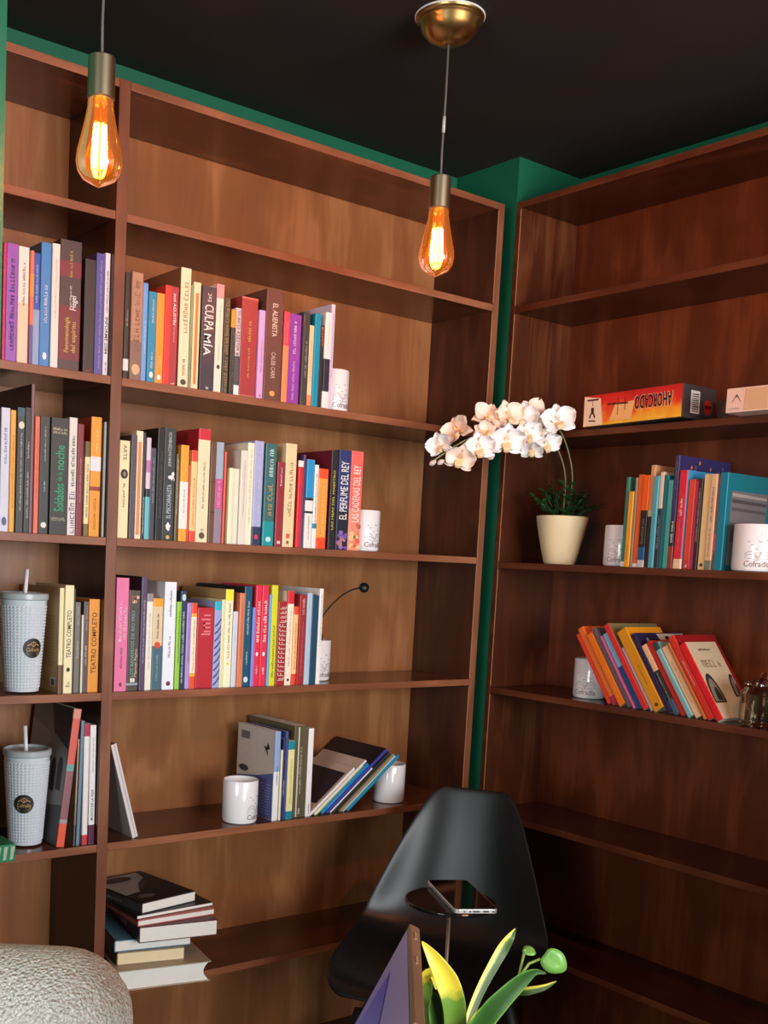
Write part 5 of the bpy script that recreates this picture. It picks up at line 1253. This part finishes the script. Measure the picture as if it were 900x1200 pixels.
heart((-0.2172, -1.372, -0.3974), 0.0127, (0.632, -0.536, -0.56), (-0.591, -0.801, 0.099))
heart((-0.2284, -1.3506, -0.3921), 0.0063, (0.549, -0.487, -0.664), (-0.337, -0.395, 0.855))

# unseen spotlight added in place of the sun patch on the plant
so = tag(empty('sun_stand_in', (-.95, -2.55, CEIL)), 'added small black spotlight standing in for sun on the plant, outside the picture', 'lamp')
autosmooth(G().lathe([(0, 0), (.04, 0), (.04, -.012), (.012, -.016), (.012, -.06), (0, -.06)], 24).done('mount', black_plastic, so))
hdv = (Vector((-.21, -1.30, -.42)) - Vector((-.95, -2.55, CEIL - .09))).normalized()
hd = autosmooth(G().lathe([(.0, -.05), (.03, -.05), (.036, .0), (.036, .05), (.033, .05), (.03, .0), (0, -.03)], 24).done('spot_head', black_plastic, so))
hd.location = (0, 0, -.09); hd.rotation_euler = hdv.to_track_quat('Z', 'Y').to_euler()
sl = D.lights.new('spot_beam', 'SPOT'); sl.energy = 62; sl.spot_size = R(8.5); sl.spot_blend = .35; sl.shadow_soft_size = .02; sl.color = (1, .95, .82)
slo = D.objects.new('spot_beam', sl); COL.objects.link(slo)
slo.location = Vector((-.95, -2.55, CEIL - .09)) + hdv * .056; slo.rotation_euler = hdv.to_track_quat('-Z', 'Y').to_euler()


# tablet standing edge on in a black stand
tb = tag(empty('tablet', (-0.2993, -1.2594, -0.3808)), 'tablet with violet screen and brown edge standing beside the snake plant', 'tablet')
E1, E2, EN = Vector((-0.6691, -0.7431, 0.0000)), Vector((-0.3082, 0.2775, -0.9100)), Vector((-0.6762, 0.6089, 0.4147))
tb.matrix_world = Matrix((E1, -E2, E1.cross(-E2))).transposed().to_4x4()
tb.location = (-0.2993, -1.2594, -0.3808)
# local x: along the top edge, y: up the screen, z: out of the screen
BT = plain('brown_case', (120, 88, 68), .45)
bevel(G().box(0, .24, -.165, 0, -.011, 0).done('case', BT, tb), .0015)
bevel(G().box(.006, .234, -.160, -.006, 0, .0006).done('screen', ramp_mat('violet_screen', [(0, (88, 78, 190)), (.45, (112, 98, 180)), (1, (150, 122, 166))], 1, 6, 1.1, .12), tb), .0002)
g = G()
for x0 in (.022, .088): g.box(x0, x0 + .018, -.001, .0008, -.0055 - .0012, -.0055 + .0012)
g.done('button', plain('brass_button', (200, 170, 120), .3, .6), tb)
mesh('screen_picture', [(.04, -.04, .0012), (.16, -.07, .0012), (.17, -.15, .0012), (.02, -.15, .0012)], [(0, 1, 2, 3)], plain('screen_picture', (60, 60, 170), .3), tb)
st_ = tag(empty('tablet_stand', (-0.3661, -1.3608, TZ)), 'thin black stand holding the violet tablet', 'stand')
sv = Vector(st_.location)
hs = tb.location.z - .165 * E2.z * -1 - TZ
bot = Vector(tb.location) + E1 * .12 + E2 * .172 - EN * .006 - sv
G().box(-.045, .045, -.045, .045, 0, .006).done('base', black_plastic, st_)
G().tube([(0, 0, .005), bot], .005, 8).done('post', black_plastic, st_, True)
g = G()
for q in (.06, .18):
    a = Vector(tb.location) + E1 * q + E2 * .168 - EN * .006 - sv + E2 * .003
    g.tube([a - EN * .010, a + EN * .012, a + EN * .012 - E2 * .012], .0022, 6)
g.tube([Vector(tb.location) + E1 * .05 + E2 * .173 - EN * .006 - sv, Vector(tb.location) + E1 * .19 + E2 * .173 - EN * .006 - sv], .0025, 6)
g.done('cradle', black_plastic, st_, True)


# ------------------------------------------------------------------ boucle armchair
bc = tag(empty('boucle_armchair', (-.671, -.702, FLOOR), (0, 0, R(-36.2))), 'cream boucle armchair whose rounded back shows at the lower left', 'chair')
def boucle_mat():
    k = D.materials.new('cream_boucle'); k.use_nodes = True
    nt = k.node_tree; b = nt.nodes['Principled BSDF']; N = nt.nodes.new; L = nt.links.new
    tc = N('ShaderNodeTexCoord')
    n1 = N('ShaderNodeTexNoise'); n1.inputs['Scale'].default_value = 190; n1.inputs['Detail'].default_value = 3; n1.inputs['Distortion'].default_value = 1.8; L(tc.outputs['Object'], n1.inputs['Vector'])
    n2 = N('ShaderNodeTexVoronoi'); n2.inputs['Scale'].default_value = 230; L(tc.outputs['Object'], n2.inputs['Vector'])
    cr = N('ShaderNodeValToRGB'); e = cr.color_ramp.elements
    e[0].position = .3; e[0].color = (*lin((196, 191, 174)), 1); e[1].position = .62; e[1].color = (*lin((250, 248, 238)), 1)
    L(n1.outputs['Fac'], cr.inputs['Fac']); L(cr.outputs['Color'], b.inputs['Base Color']); b.inputs['Roughness'].default_value = .95
    ad = N('ShaderNodeMath'); ad.operation = 'SUBTRACT'; L(n1.outputs['Fac'], ad.inputs[0]); L(n2.outputs['Distance'], ad.inputs[1])
    bp = N('ShaderNodeBump'); bp.inputs['Strength'].default_value = .9; bp.inputs['Distance'].default_value = .006
    L(ad.outputs[0], bp.inputs['Height']); L(bp.outputs['Normal'], b.inputs['Normal'])
    return k
bm_ = boucle_mat()
def soft_box(name, x0, x1, y0, y1, z0, z1, r, fuzzy=True):
    me = bmesh.new(); bmesh.ops.create_cube(me, size=1)
    for v in me.verts: v.co = Vector((x0 if v.co.x < 0 else x1, y0 if v.co.y < 0 else y1, z0 if v.co.z < 0 else z1))
    bmesh.ops.bevel(me, geom=me.edges[:] + me.verts[:], offset=r, segments=7, profile=.5, affect='EDGES', clamp_overlap=True)
    if fuzzy: bmesh.ops.subdivide_edges(me, edges=[e for e in me.edges if e.calc_length() > .03], cuts=12, use_grid_fill=True)
    d = D.meshes.new(name); me.to_mesh(d); me.free()
    d.materials.append(bm_)
    for p in d.polygons: p.use_smooth = True
    ob = D.objects.new(name, d); COL.objects.link(ob); ob.parent = bc
    return ob
# local x: along the back, -y: towards the viewer
soft_box('backrest', -.33, .33, -.09, .09, .36, .850, .088)
soft_box('seat', -.26, .26, -.58, -.09, .25, .43, .06)
soft_box('armrest', -.33, -.265, -.55, -.085, .24, .60, .03)
soft_box('armrest', .265, .33, -.55, -.085, .24, .60, .03)
for sx in (-.25, .25):
    for sy in (-.50, .02): G().tube([(sx, sy, .37 if sy > 0 else .26), (sx * 1.04, sy, 0)], [.02, .014], 10).done('leg', plain('dark_leg', (50, 36, 28), .5), bc, True)
